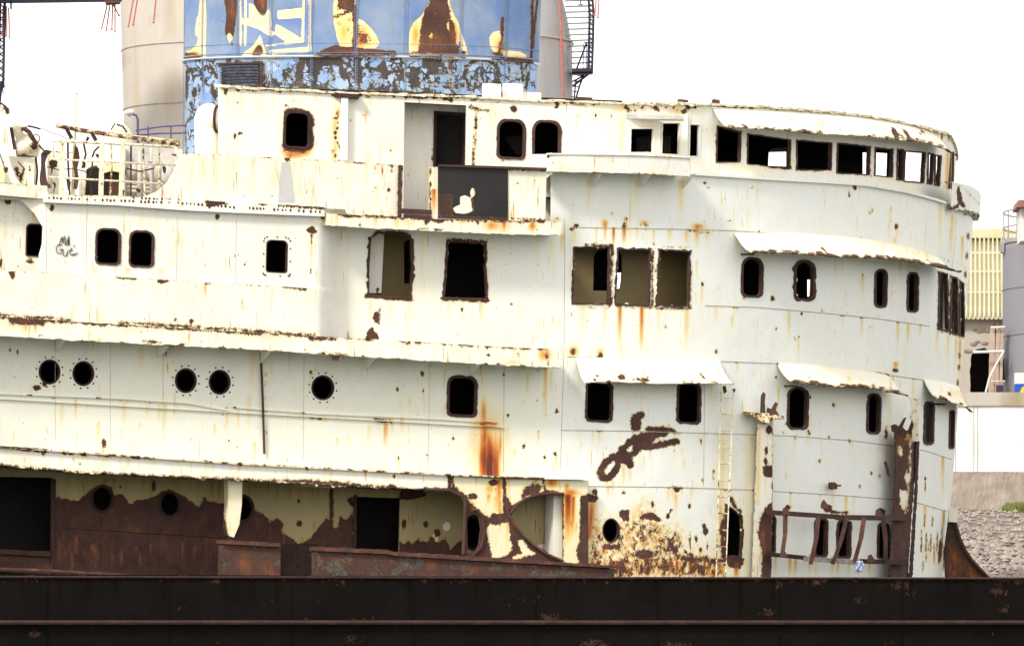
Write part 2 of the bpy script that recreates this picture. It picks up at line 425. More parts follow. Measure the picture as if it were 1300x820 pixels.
# ---- openings
# forward lower row
window('side', 761, 510, 31, 47, 5, 7); window('side', 875, 512, 27, 48, 5, 8)
window('side', 1013.5, 518, 23, 50, 6, 10); window('side', 1110, 525, 14.5, 48, 5, 7, 2, ragh=.35); window('side', 1180, 537, 10, 52, 4, 5, 1.8, ragh=.3); window('side', 1209, 545, 5.5, 48, 2, 3, .8, ragh=.15)
window('side', 587, 503, 33, 47, 5, 9, 3)
# forward middle row
window('side', 955.5, 352, 24, 47, 6, 11); window('side', 1022, 356, 22, 47, 6, 11, 3.0, ragh=.7); window('side', 1119, 366, 13, 46, 5, 6.5, 1.8, ragh=.3); window('side', 1159.5, 371, 12, 48, 4, 6, 1.6, ragh=.3)
def cut_window(pts, fr, wall='side', off=0, mat=rust, name='window', ragh=1.0, proud=.015):
    windows[wall].append(rag(pts, ragh, 3))
    cx = sum(p[0] for p in pts)/len(pts); cy = sum(p[1] for p in pts)/len(pts)
    w = max(p[0] for p in pts)-min(p[0] for p in pts); h = max(p[1] for p in pts)-min(p[1] for p in pts)
    ex = lambda k: [(cx+(x-cx)*(1+2*k/w), cy+(y-cy)*(1+2*k/h)) for x, y in pts]
    return plate(name, rag(ex(fr), ragh, 3), [rag(ex(-.8), ragh*.5, 4)], off+proud, .08, mat, ship, 6)
# three big square openings, two more aft
cut_window([(729, 314), (774, 313), (773, 386), (727, 385)], 1.3)
cut_window([(785, 316), (826, 317), (824, 388), (781, 386)], 1.5)
cut_window([(838, 317), (876, 319), (875, 389), (834, 388)], 1.5)
cut_window([(471, 302), (480, 296), (512, 297), (522, 305), (523, 340), (520, 378), (468, 374), (469, 330)], 2.8)
cut_window([(569, 307), (616, 309), (616, 345), (618, 379), (564, 378), (567, 340)], 2.6)
# tall ragged slots at the turn of the front
cut_window([(1194, 346), (1203, 349), (1205, 420), (1192, 417)], 1.5, ragh=.8)
cut_window([(1209, 351), (1216, 354), (1217, 425), (1207, 422)], 1.2, ragh=.7)
cut_window([(1220, 357), (1224, 360), (1225, 428), (1219, 426)], .8, ragh=.5)
# foot of the front
cut_window([(923, 640), (930, 645), (941, 655), (943, 672), (941, 706), (921, 706)], 1.8, ragh=.9)
window('side', 979, 678, 9, 46, 3, 4, 2); window('side', 1043, 682, 14, 46, 3, 5, 2); window('side', 1072, 684, 15, 45, 3, 5, 2); window('side', 1122, 686, 12, 42, 3, 5, 2)
mkq = None
windows['side'].append(circ(776, 673, 10, 14.5)); plate('porthole', circ(776, 673, 11, 15.5), [circ(776, 673, 9.6, 14)], .012, .1, rust_dk, ship, 6)
for cx, cy in ((63, 472), (106, 474), (236, 483), (279, 485)): porthole('side', cx, cy, 12.3, 14.3)
porthole('side', 410, 492, 13, 14.3)

# ---- wear on the main side and the front
mk = Marks()
for pts in ([(735, 289), (790, 290), (850, 291), (930, 293), (1000, 298), (1100, 309), (1190, 327), (1225, 340)],
            [(895, 388), (960, 390), (1050, 398), (1110, 404), (1180, 414)],
            [(720, 453), (800, 455), (900, 458), (1000, 462), (1100, 472), (1170, 482), (1210, 490)],
            [(712, 546), (800, 547), (900, 550), (1000, 553), (1080, 559), (1136, 566), (1175, 572), (1212, 584)],
            [(735, 617), (850, 618), (960, 622), (1060, 628), (1140, 634), (1165, 638), (1205, 650)]):
    mk.line(pts, .1, soft=4, amp=.36)  # thin rust lines also draw the shadow along the weld seams
mk.line([(895, 388), (960, 390), (1050, 398)], .3, soft=4, amp=.5)
mk.line([(717, 290), (716, 440), (712, 600)], .1, soft=4, amp=.34)
# scrawl-shaped bare steel
mk.poly([(800, 531), (806, 524), (818, 522), (819, 528), (814, 533), (814, 546), (803, 547), (800, 540)], soft=5)
mk.line([(762, 600), (768, 588), (778, 580), (786, 583), (783, 595), (774, 606), (766, 607), (763, 600)], 4.6, soft=5)
mk.line([(780, 582), (790, 572), (800, 560), (808, 555)], 4.0, soft=5); mk.line([(786, 585), (798, 583), (800, 590)], 4.8, soft=5)
mk.poly([(801, 563), (811, 550), (830, 547), (833, 558), (822, 570), (805, 574)], soft=5)
mk.line([(812, 563), (825, 567), (842, 564), (859, 560)], 4.2, soft=5); mk.line([(822, 545), (840, 544), (855, 547)], 3.2, soft=5); mk.line([(829, 552), (844, 550)], 4.4, soft=5)
mk.line([(790, 575), (800, 578), (808, 574)], 3.4, soft=5)
for x, y0, y1, a in ((778, 608, 640, .4), (792, 592, 630, .4), (800, 594, 625, .35), (812, 572, 600, .25), (770, 608, 632, .3)): mk.streak(x, y0, y1, 3, a)
# big orange run below the side window
mk.soft(614, 525, 5, 22, .62).soft(615, 560, 7, 35, .8).soft(620, 588, 10, 44, 1.15).soft(621, 600, 7, 36, 1.3).soft(630, 580, 7, 40, .72).soft(635, 565, 4, 32, .62).soft(611, 580, 4, 40, .7).soft(621, 565, 29, 60, .42).soft(614, 585, 7, 45, .95).soft(629, 590, 6, 40, .9)
mk.poly([(-80, 380), (712, 380), (712, 640), (-80, 640)], ch=1, soft=40, amp=.10).poly([(415, 300), (640, 300), (640, 450), (415, 450)], ch=1, soft=30, amp=.09)
# runs around the square openings
for x, y0, y1, w, a in ((787, 388, 455, 3, .7), (815, 388, 458, 3, .85), (836, 390, 440, 3, .3), (872, 392, 460, 4, .42), (768, 389, 440, 3, .3), (740, 388, 450, 6, .25), (779, 289, 318, 2, .95), (792, 287, 315, 2.2, .9), (768, 286, 312, 2, .7),
                        (850, 292, 312, 3, .4), (872, 294, 315, 4, .45), (885, 290, 320, 4, .5), (898, 292, 318, 3, .35), (729, 290, 320, 4, .3), (800, 292, 314, 2, .3), (809, 292, 314, 2, .35), (830, 292, 316, 2, .4)):
    mk.streak(x, y0, y1, w, a)
mk.line([(872, 292), (885, 294), (902, 295)], 1.2, soft=6, amp=.9).soft(886, 288, 9, 5, .6).spot(793, 286, 2, 5).spot(818, 285, 5, 1.5, amp=.8).spot(732, 287, 3, 3)
mk.soft(768, 284, 5, 6, .6).soft(818, 283, 7, 4, .5)
mk.line([(777, 312), (775, 388)], 1.9, soft=6).line([(828, 318), (828, 388)], 1.4, soft=6).line([(744, 311), (777, 312)], 1.4, soft=6).line([(841, 314), (878, 314)], 1.0, soft=5, amp=.8)
mk.line([(730, 390), (770, 390)], 1.2, soft=6, amp=.8).line([(784, 390), (826, 391)], 1, soft=6, amp=.8).line([(834, 391), (877, 392)], 1.4, soft=6, amp=.9).poly([(728, 318), (742, 314), (733, 322), (730, 330)], soft=4)
mk.line([(877, 330), (877, 390)], .8, soft=5, amp=.8)
for x, y, r in ((728, 447, 3), (762, 451, 3), (945, 378, 2), (981, 379, 2.4), (1018, 398, 1.5), (1009, 430, 1.2), (985, 418, 1), (1138, 288, 2.6), (1105, 270, 1.2), (909, 446, 2), (733, 466, 1), (705, 576, 2), (706, 522, 2),
                (1058, 514, 2), (1106, 600, 1.4), (1041, 585, 1.6), (1117, 604, 1.4), (1092, 618, 1.4), (792, 625, 2), (882, 515, 1.5), (1010, 556, 1.3), (665, 566, 2.2), (575, 556, 1.5), (542, 578, 1), (1052, 554, 1.4), (1078, 560, 1.5), (1027, 549, 2)):
    mk.spot(x, y, r, r*1.4, soft=4)
mk.soft(728, 446, 7, 8, .6).soft(762, 448, 7, 7, .5).streak(1139, 288, 320, 3, .3)
# edges of the ragged slots, turn of the front
mk.line([(1192, 345), (1192, 420), (1205, 422), (1226, 430)], 1.2, soft=5, amp=.9).line([(1206, 348), (1206, 424)], .6, soft=5).line([(1218, 355), (1218, 428)], .6, soft=5).line([(1190, 343), (1228, 362)], 1.2, soft=5, amp=.8)
mk.line([(1196, 328), (1212, 332), (1226, 340), (1228, 352)], 1.0, soft=6, amp=.7)
for x, y0, y1, a in ((1190, 420, 470, .35), (1204, 424, 480, .35), (1214, 430, 480, .45), (1222, 300, 350, .5), (1193, 250, 330, .3), (1207, 290, 345, .4), (1219, 430, 500, .6)): mk.streak(x, y0, y1, 2.5, a)
for y in (300, 325, 349, 390, 420, 452, 466, 486): mk.spot(1229-(y-300)*.07, y, 1.6, 3.5, soft=4)
mk.line([(1227, 290), (1226, 350), (1219, 440), (1216, 480)], .3, soft=5, amp=.42)
# middle wall
mk.poly([(475, 397), (482, 395), (482, 409), (477, 411), (473, 404)], soft=4).line([(483, 390), (482, 412)], .4, soft=4)
mk.poly([(464, 431), (466, 421), (473, 414), (476, 421), (482, 427), (481, 432)], soft=4).poly([(433, 428), (436, 420), (441, 419), (443, 429)], soft=4)
mk.spot(649, 386, 2.4, 1.6, soft=3).spot(587, 393, 2, 3, soft=3).spot(432, 334, 1, 5, soft=3)
for x, y0, y1, w, a in ((470, 380, 430, 3, .35), (495, 380, 432, 3, .3), (520, 380, 428, 3, .3), (570, 383, 430, 3, .3), (612, 384, 432, 3, .35), (600, 386, 424, 2, .3), (625, 300, 380, 4, .2), (560, 300, 380, 5, .2), (714, 296, 330, 3, .5), (700, 300, 360, 6, .2), (660, 380, 440, 3, .2), (442, 300, 360, 4, .2), (536, 300, 420, 5, .25), (682, 300, 380, 3, .2)):
    mk.streak(x, y0, y1, w, a)
mk.line([(470, 305), (478, 294), (514, 294), (524, 304), (524, 345)], 1.3, soft=6).line([(568, 304), (618, 307)], 1.6, soft=6).line([(465, 376), (523, 381)], 1.8, soft=6).line([(562, 380), (619, 382)], 1.6, soft=6).line([(619, 340), (619, 380)], 1, soft=5, amp=.8)
# promenade side below the ledge
mk.spot(47, 492, 5, 3.2, soft=3).spot(56, 487, 3, 4, soft=3).spot(132, 563, 3.2, 6.5, soft=3).spot(22, 448, 1.6, 4, soft=3).spot(28, 465, 1.2, soft=3).spot(44, 540, 1, soft=3)
mk.spot(536, 474, 2, 4.5, soft=3).line([(535, 480), (534, 500)], .1, soft=3, amp=.35).spot(581, 424, 1, soft=3)
mk.line([(393, 530), (407, 531)], 1.4, soft=4).line([(476, 533), (497, 535)], 1.8, soft=4).streak(490, 535, 575, 2.5, .75).soft(486, 535, 12, 5, .45).soft(412, 531, 9, 6, .35)
mk.line([(332, 448), (335, 575)], .5, soft=4, amp=.75)
for y in (475, 487, 505, 523, 550): mk.spot(338, y, 1.5, 3.5, soft=3, amp=.8)
for x, y0, y1, w, a in ((79, 510, 570, 4, .3), (317, 500, 580, 5, .3), (138, 490, 560, 3, .15), (693, 465, 560, 3, .5), (700, 468, 530, 4, .3), (521, 500, 590, 3, .3), (468, 540, 590, 4, .3), (638, 600, 560, 3, .3), (180, 440, 500, 8, .25), (320, 440, 560, 6, .25), (345, 460, 500, 4, .3), (255, 450, 560, 5, .12), (425, 455, 480, 3, .25), (650, 520, 590, 5, .15), (706, 575, 615, 3, .4), (370, 520, 590, 5, .18), (548, 470, 590, 5, .2)):
    if y1 > y0: mk.streak(x, y0, y1, w, a)
for x in range(10, 690, 17): mk.streak(x+RNG.rand()*12, 440+RNG.rand()*80, 560+RNG.rand()*40, 2+RNG.rand()*3, .04+RNG.rand()*.12)
for x in range(430, 930, 14): mk.streak(x+RNG.rand()*10, 390+RNG.rand()*25, 440+RNG.rand()*20, 1.5+RNG.rand()*2, RNG.rand()*.18)
mk.soft(560, 470, 60, 25, .12).soft(200, 470, 60, 30, .14).soft(660, 460, 30, 40, .14)
# the foot of the front: heavy scale
mk.poly([(738, 640), (752, 642), (765, 655), (788, 655), (795, 652), (800, 648), (812, 640), (815, 630), (826, 636), (838, 655), (846, 662), (860, 664), (868, 672), (872, 690), (868, 712), (880, 716), (922, 712), (922, 735), (738, 735)], ch=3, soft=14, amp=.80)
mk.poly([(860, 700), (925, 706), (925, 735), (740, 735), (740, 708), (800, 704)], ch=3, soft=8, amp=1.0)
mk.poly([(870, 680), (912, 690), (912, 712), (868, 712)], ch=3, soft=14, amp=.5)
mk.poly([(786, 650), (790, 647), (799, 647), (799, 661), (793, 662), (787, 656)], soft=4).poly([(812, 656), (818, 651), (828, 650), (838, 657), (842, 663), (826, 660), (814, 659)], soft=4)
mk.poly([(739, 630), (745, 626), (752, 628), (757, 627), (760, 633), (754, 638), (742, 638)], soft=4).spot(755, 624, 3, 4, soft=4).spot(776, 694, 12, 3.5, soft=5).spot(818, 703, 12, 6, soft=5)
mk.poly([(853, 617), (866, 618), (862, 624), (858, 626)], soft=3).streak(858, 626, 662, 3, .5)
mk.line([(868, 709), (905, 712), (922, 712)], 2.6, soft=5).line([(740, 700), (745, 735)], 4, soft=6).line([(737, 645), (735, 690)], 2.2, soft=5)
mk.line([(752, 642), (748, 660), (746, 680)], 3.5, ch=3, soft=6, amp=.8).line([(752, 640), (748, 680)], 5, ch=1, soft=6, amp=.7)
for x, y, rx, ry in ((894, 668, 3, 4), (896, 675, 3.4, 5), (876, 687, 1.4, 8), (884, 685, 1.6, 5), (889, 698, 2, 3), (898, 694, 1.6, 6), (877, 704, 3, 3), (884, 708, 2, 3), (897, 708, 2, 4), (870, 700, 2, 3), (875, 642, 1.6, 3), (848, 655, 2.5, 4), (852, 648, 2, 2), (829, 640, 2.6, 4), (890, 560, 1, 4), (906, 600, 1.2, 5), (892, 610, 1, 2)):
    mk.spot(x, y, rx, ry, soft=3.2)
for x in range(746, 922, 9): mk.streak(x+RNG.rand()*6, 712, 745, 2.2, .5+RNG.rand()*.5)
for x in (985, 1003, 1010, 1028, 1036, 1057, 1064, 1078, 1090, 1104): mk.streak(x, 700+RNG.rand()*10, 738, 2.2, .35+RNG.rand()*.3)
mk.poly([(921, 640), (921, 708), (915, 712), (913, 672), (918, 648)], soft=4, amp=.8).poly([(920, 706), (946, 708), (940, 722), (926, 720)], soft=4).streak(935, 715, 742, 4, .8).streak(915, 640, 735, 3, .5)
mk.poly([(925, 626), (933, 632), (936, 640), (944, 650), (942, 656), (930, 644), (924, 636)], soft=4, amp=.7)
mk.streak(975, 700, 738, 4, .5)
# right of the rusted post
for x, y0, y1 in ((1174, 652, 668), (1184, 656, 668), (1170, 672, 700), (1176, 676, 712), (1182, 678, 700), (1186, 690, 715), (1190, 675, 700), (1196, 668, 708), (1198, 695, 724), (1203, 690, 720), (1172, 712, 724), (1204, 664, 690), (1175, 612, 625), (1179, 690, 698)):
    mk.line([(x, y0), (x-.5, y1)], 1.1, soft=3.2, amp=.85)
mk.poly([(1193, 684), (1197, 690), (1194, 712), (1191, 716), (1191, 698)], soft=3)
for x in (1172, 1180, 1188, 1195, 1201): mk.streak(x, 690, 738, 3, .3)
# metal plates and stains between posts
mk.poly([(1052, 614), (1056, 611), (1063, 613), (1063, 620), (1056, 622), (1052, 619)], soft=3).line([(1062, 616), (1068, 616)], .6, soft=2).streak(1057, 620, 660, 3, .3)
mk.poly([(1042, 641), (1046, 633), (1049, 639), (1056, 642), (1056, 650), (1048, 650)], soft=3).line([(1058, 650), (1075, 651)], 2, soft=4)
mk.spot(1000, 644, 4, 3, soft=3).spot(1118, 650, 6, 5, soft=3).poly([(1122, 585), (1127, 590), (1129, 602), (1125, 606), (1122, 596)], soft=3, amp=0)
mk.spot(1125, 550, 2.4, 8, soft=3, amp=.9).streak(1137, 460, 480, 4, .6).spot(1137, 470, 4, 2.5, soft=3)
for x, y0, y1, a in ((1130, 500, 600, .25), (1126, 560, 650, .25), (1150, 440, 520, .2), (903, 470, 550, .2), (1000, 540, 620, .06)): mk.streak(x, y0, y1, 3, a)
mk.soft(1060, 505, 40, 16, .12).soft(820, 500, 45, 14, .12)
mk.line([(925, 520), (925, 700)], 3, ch=1, soft=8, amp=.22).line([(918, 560), (914, 700)], 2.4, ch=1, soft=6, amp=.45).line([(950, 560), (948, 735)], .5, ch=1, soft=8, amp=.3)
mk.line([(1212, 480), (1212, 560)], .8, soft=4, amp=.3)
# upper part of front below the parapet
for x, y, rx, ry in ((895, 232, 2, 2), (899, 238, 2, 1.5), (955, 238, 1.6, 1), (1085, 238, 2.4, 3.6), (1078, 247, 1.4, 3), (926, 280, 2, 1), (1197, 250, 2, 2), (1107, 267, 1, 3)): mk.spot(x, y, rx, ry, soft=3)
for x, y0, y1, w, a in ((748, 226, 285, 4, .3), (809, 228, 290, 4, .28), (865, 228, 290, 5, .35), (1194, 262, 330, 3, .35), (1209, 272, 330, 3, .4), (1213, 275, 310, 2, .35)): mk.streak(x, y0, y1, w, a)
mk.line([(715, 232), (716, 285)], .2, soft=4, amp=.35).line([(706, 255), (718, 257), (721, 243)], .3, soft=4, amp=.5).soft(706, 285, 8, 6, .5).soft(702, 288, 3, 3, .6).spot(707, 277, 3, 1.5, soft=3)
main_marks = mk

outl = [(-60, 424), (425, 436), (425, 286), (700, 292)] + L_PAR
tail = []
th74 = float(find_a(1200, 258, 0)[0])
for k in range(1, 10):
    t = k/9; a = th74+(DEG(114)-th74)*t; tail.append((a, 258+34*min(1, t*1.6)+5*t))
endA = DEG(114)
aL = []
for x, y in [(1190, 740), (1100, 740), (1000, 740), (900, 740), (746, 740), (746, 612), (575, 608), (300, 590), (-60, 570)]:
    aL.append((float(find_a(x, y, 0)[0]), y))
first = [(float(find_a(x, y, 0)[0]), y) for x, y in dens(outl, 8, False)]
asp = first + tail + [(endA, 740)] + aL
SEAMS = ([(735, 289), (790, 290), (850, 291), (930, 293), (1000, 298), (1100, 309), (1190, 327)], [(895, 388), (960, 390), (1050, 398), (1110, 404), (1180, 414)],
         [(720, 453), (800, 455), (900, 458), (1000, 462), (1100, 472), (1170, 482), (1205, 489)], [(712, 546), (800, 547), (900, 550), (1000, 553), (1080, 559), (1136, 566), (1175, 572), (1208, 583)],
         [(735, 617), (850, 618), (960, 622), (1060, 628), (1140, 634), (1165, 638), (1202, 649)])
seam_m = simple('seam_shadow', (.25, .23, .17), (.42, .38, .28), 5)  # grey-brown colour paints in the thin shadow of the weld seams
for L in SEAMS: band('plate_seam', [(x, y-.45, y+.45) for x, y in L], -.01, .006, seam_m, ship, None, 6, 4)
for L in (((717, 292), (716, 440), (713, 545), (711, 600)), ((640, 466), (639, 600)), ((895, 460), (893, 617)), ((1213, 300), (1208, 345))):
    m = MB(); m.tube([WP(x, y, .0) for x, y in L], .006, 4); m.build('plate_seam', seam_m, ship)
for k in range(260):
    x = RNG.rand()*1200+10; y = 440+RNG.rand()*170 if x < 712 else 262+RNG.rand()*350
    s = RNG.rand()**4; mk.spot(x, y, .5+1.6*s, .7+2.8*s, soft=2.4, amp=.6+.4*RNG.rand())
    if RNG.rand() < .45: mk.streak(x, y, y+14+RNG.rand()*34, 1.4+RNG.rand(), .15+.35*RNG.rand())
for L, n_ in (([(720, 453), (900, 458), (1000, 462), (1100, 472), (1205, 489)], 16), ([(712, 546), (900, 550), (1000, 553), (1136, 566), (1208, 583)], 16), ([(735, 617), (960, 622), (1140, 634), (1202, 649)], 16), ([(735, 289), (930, 293), (1100, 309), (1190, 327)], 20), ([(895, 388), (1050, 398), (1180, 414)], 9), ([(0, 501), (300, 518), (632, 539)], 26)):
    for k in range(n_):
        x = L[0][0]+(L[-1][0]-L[0][0])*RNG.rand(); y = yl(L, x); mk.spot(x, y+.5, 1+3*RNG.rand(), .8+.6*RNG.rand(), soft=2.4, amp=.85).streak(x, y, y+12+40*RNG.rand(), 1.3+RNG.rand()*1.6, .15+.35*RNG.rand())
side = plate('side_plating', [], windows['side'], 0.0, .05, front, ship, 3.0, main_marks, aspace=asp)

# ---- left upper deckhouse side (stands proud, fairs back into the middle wall)
def offE(a, py):
    t = np.clip((a-392)/46, 0, 1); t = t*t*(3-2*t); return .55*(1-t)+.02
def eplate_window(cx, cy, w, h, **k): return window('e', cx, cy, w, h, off=.57, **k)
eplate_window(137.5, 313, 29, 43, r=5, rt=9, fr=1.9); eplate_window(180, 316, 28.5, 43, r=5, rt=9, fr=1.9)
windows['e'].append(rrect(351.5, 325.5, 26, 40, 3, 6)); f_ = plate('window', rrect(351.5, 325.5, 27.4, 41.4, 3.5, 6), [rrect(351.5, 325.5, 25, 39, 3, 6)], .578, .10, rust_dk, ship, 6)
for p in dens(rrect(351.5, 325.5, 34, 49, 3, 6), 8)[::2]: MB().ball(WP(p[0], p[1], .575), .017, .017, .017, 6, 4).build('bolt', rust_dk, f_)
me_ = Marks()
me_.line([(56, 262), (150, 266), (230, 270), (300, 273), (412, 280)], .1, soft=3, amp=.33)
for x0, x1, yy in ((60, 72, 251), (88, 132, 253), (136, 228, 257), (252, 300, 262), (310, 340, 265), (344, 410, 268)):
    x = x0
    while x < x1:
        me_.spot(x, yy+(x-x0)*.03+RNG.randn()*.3, 1.1+RNG.rand()*.7, 1.5, soft=2.2)
        if x > 170 and RNG.rand() < .6: me_.spot(x, yy-5+(x-x0)*.03, 1.0, 1.3, soft=2)
        x += 4.6+RNG.rand()*3
me_.line([(60, 246), (120, 247), (230, 251)], .6, soft=4, amp=.7).poly([(258, 254), (280, 252), (290, 258), (268, 259), (268, 264), (264, 263)], soft=3).spot(334, 258, 8, 3, soft=3).line([(354, 258), (412, 264)], 2.2, soft=4).spot(410, 274, 3, 6, soft=3)
me_.spot(276, 275, 3, 4, soft=3).spot(66, 264, 3, 4.5, soft=3).streak(274, 280, 320, 2.5, .3).poly([(389, 292), (396, 287), (403, 292), (402, 296), (398, 296), (397, 310), (395, 310), (395, 296), (389, 296)], soft=3).spot(395, 344, 1.4, 2.4, soft=3).streak(396, 300, 352, 1.6, .45)
me_.spot(310, 335, 1.5, 2, soft=2.5).spot(238, 311, 1, soft=2.5)
for x in range(60, 400, 13): me_.streak(x+RNG.rand()*10, 266+RNG.rand()*8, 300+RNG.rand()*40, 1.6+RNG.rand()*2, .04+RNG.rand()*.16)
for k in range(3): me_.streak(120+k*42, 340, 352, 4, .4)
me_.soft(345, 350, 12, 6, .1)
eo = [(56, 246), (140, 250), (230, 254), (300, 258), (441, 266), (441, 430), (-60, 405), (-60, 343), (56, 344)]
plate('deckhouse_side', eo, windows['e'], .57, .05, cream, ship, 3.5, me_, offn=offE)
strip_m = Marks().line([(60, 247), (120, 248), (230, 252)], .9, soft=5, amp=.8).poly([(258, 255), (280, 253), (292, 259), (270, 262), (266, 265)], soft=3).spot(334, 259, 8, 2.4, soft=3).line([(354, 259), (412, 264)], 2.2, soft=5)
band('deck_strip', [(56, 246.5, 257), (150, 249, 261), (230, 253, 267), (300, 257, 270.5), (412, 263, 275)], .54, .685, cream, ship, strip_m, 3, 3, ragt=.4)
m = MB(); x = 62.0
while x < 410:
    yy = float(np.interp(x, [60, 228, 300, 412], [251.3, 258, 263.5, 269.5]))
    if not (112 < x < 116 or 300 < x < 312 or 336 < x < 344) and RNG.rand() < .88:
        r_ = .016+RNG.rand()*.014; m.ball(WP(x, yy+RNG.randn()*.2, .686), r_, .006, r_*1.15, 8, 5)
        if 168 < x < 228 or x > 350 or 92 < x < 100: m.ball(WP(x+1, yy-4.2, .686), r_*.85, .006, r_, 8, 5)
    x += 4.0+RNG.rand()*2.2
m.build('bolt_hole_row', rust_dk, ship)  # dark beads stand in for a row of shaded bolt holes
# bulwark below it, lip of rust along its top
mb = Marks().poly([(343, 349), (358, 350), (358, 362), (344, 361)], ch=2, soft=4, amp=.8)
mb.line([(-40, 342), (60, 346), (154, 352), (300, 360), (388, 366)], .5, soft=4, amp=.7)
mb.poly([(10, 345), (19, 344), (19, 354), (15, 355)], soft=3).line([(150, 352), (172, 354)], 1.4, soft=4).poly([(195, 355), (215, 357), (205, 361)], soft=3).poly([(258, 359), (268, 360), (262, 363)], soft=3).line([(360, 364), (388, 367)], 1.6, soft=4)
for p in ([(-40, 397), (0, 400), (90, 406)], [(150, 409), (240, 415), (330, 421), (400, 426)]): mb.line(p, 1.8, soft=6, amp=.95)
for x in range(-20, 400, 11): mb.streak(x+RNG.rand()*9, 346+x*.05, 372+RNG.rand()*22+x*.05, 1.3+RNG.rand()*2, .05+RNG.rand()*.2)
mb.streak(261, 362, 385, 1.6, .5).spot(262, 383, .8, 2, soft=2).spot(223, 405, 3, 2, soft=3).spot(243, 408, 3, 3, soft=3).streak(243, 408, 420, 3, .4)
def offB(a, py):
    t = np.clip((a-392)/46, 0, 1); t = t*t*(3-2*t); return .62*(1-t)+.024
plate('bulwark', [(-60, 342), (60, 346), (154, 352), (300, 360), (390, 366), (440, 371), (440, 441), (300, 428), (90, 412), (-60, 404)], [], 0, .05, cream, ship, 3.5, mb, offn=offB)
# recess at the far left with its own window
windows['recess0'] = []
ow = [rrect(44, 305, 20, 40, 3, 6)]
plate('inner_wall', [(-60, 240), (58, 246), (58, 350), (-60, 344)], ow, .25, .05, cream_worn, ship, 5, Marks().line([(-40, 246), (60, 252)], 1.6, soft=4).spot(10, 256, 5, 4).spot(5, 276, 2, 5, soft=3).spot(0, 334, 3, 6, soft=3).spot(38, 331, 6, 3, soft=3).streak(6, 280, 330, 2, .4))
m = MB(); m.prism([(24, 252), (52, 252), (55, 282)], depth(40, .5), .5); m.build('gusset', cream_worn, ship)
plate('window', rrect(44, 305, 22, 42, 3, 6), [rrect(44, 305, 19, 39, 3, 6)], .27, .08, rust_dk, ship, 6)
m = MB(); m.prism([(50, 246), (58, 246), (58, 346), (50, 346), (49, 324), (53, 310), (54, 288), (38, 262), (24, 254)], depth(52, .56), .3); m.build('wall_return', cream, ship)
# deck beam over the recess
band('deck_edge', [(-60, 228, 241), (0, 232, 248), (60, 236, 253)], .2, .62, cream_worn, ship, Marks().line([(-60, 227), (0, 232), (64, 240)], 1.2, soft=5).line([(-60, 243), (60, 253)], .8, soft=5, amp=.6), ragt=.5)

# ---- long ledge and its fascia
mL = Marks()
for x in range(-30, 700, 5):
    if RNG.rand() < .42: mL.spot(x+RNG.rand()*4, 402+x*.058+RNG.rand()*3, 2+RNG.rand()*5, 1+RNG.rand()*1.8, soft=3.5)
    if RNG.rand() < .22: mL.spot(x+RNG.rand()*4, 424+x*.058+RNG.rand()*3, 1.5+RNG.rand()*3, .8+RNG.rand()*1.2, soft=3)
mL.soft(30, 410, 50, 10, .3).soft(180, 416, 40, 8, .2).soft(350, 425, 70, 8, .25)
for p in ([(-40, 399), (0, 402), (90, 409)], [(108, 409), (135, 411)], [(150, 411), (240, 416), (330, 423)]): mL.line(p, 2.6, soft=6, amp=1)
mL.poly([(12, 404), (57, 408), (55, 413), (38, 412), (14, 411)], soft=5).line([(300, 418), (390, 425)], 2.2, soft=6).poly([(388, 425), (430, 428), (428, 432), (392, 432)], soft=5).line([(430, 427), (462, 430)], 1.6, soft=6, amp=.8).line([(498, 431), (575, 437)], 1.2, soft=5, amp=.85).line([(583, 438), (600, 438)], 2, soft=5).line([(616, 437), (670, 442)], 2.0, soft=6).line([(670, 441), (700, 443)], .5, soft=4, amp=.7)
mL.line([(694, 443), (695, 462)], 2, soft=5, amp=.9).soft(692, 450, 10, 10, .6).line([(680, 464), (710, 466)], .8, soft=4, amp=.8).soft(650, 460, 16, 5, .3)
mL.poly([(178, 435), (184, 432), (198, 433), (200, 437)], soft=4).spot(230, 438, 6, 1.8, soft=4).spot(285, 441, 4, 1.6, soft=3).spot(305, 442, 6, 1.2, soft=3).line([(404, 448), (444, 451)], 1.6, soft=4, amp=.9).line([(480, 454), (525, 456)], 1.2, soft=4, amp=.6).spot(180, 420, 4, 1.2, soft=3, amp=.7).spot(388, 443, 1.5, 2.5, soft=3).spot(620, 451, 2.2, 2.2, soft=3).spot(658, 450, 1.2, 2, soft=3)
for x in range(0, 700, 19): mL.streak(x+RNG.rand()*14, 406+x*.06, 425+x*.06, 2+RNG.rand()*2, .05+RNG.rand()*.2)
for x in (32, 45): mL.streak(x, 410, 428, 3, .6)
led = [(-60, 398, 422), (0, 402, 426), (90, 408, 432), (330, 423, 444), (428, 428, 451), (630, 440, 463), (712, 444, 467)]
band('deck_ledge', led, -.02, .85, cream, ship, mL, 3, 4, ragb=.45, ragt=.35)
for px in (86, 216, 345, 478, 611): bracket(px-16, yl([(-60, 422), (712, 467)], px)+.5, yl([(-60, 422), (712, 467)], px)+17, -.02, .75)
# bolted flap hanging under it
m = MB(); m.prism([(420, 450), (432, 451), (429, 458), (422, 457)], depth(426, .86), .03); m.build('torn_flap', rust_dk, ship)
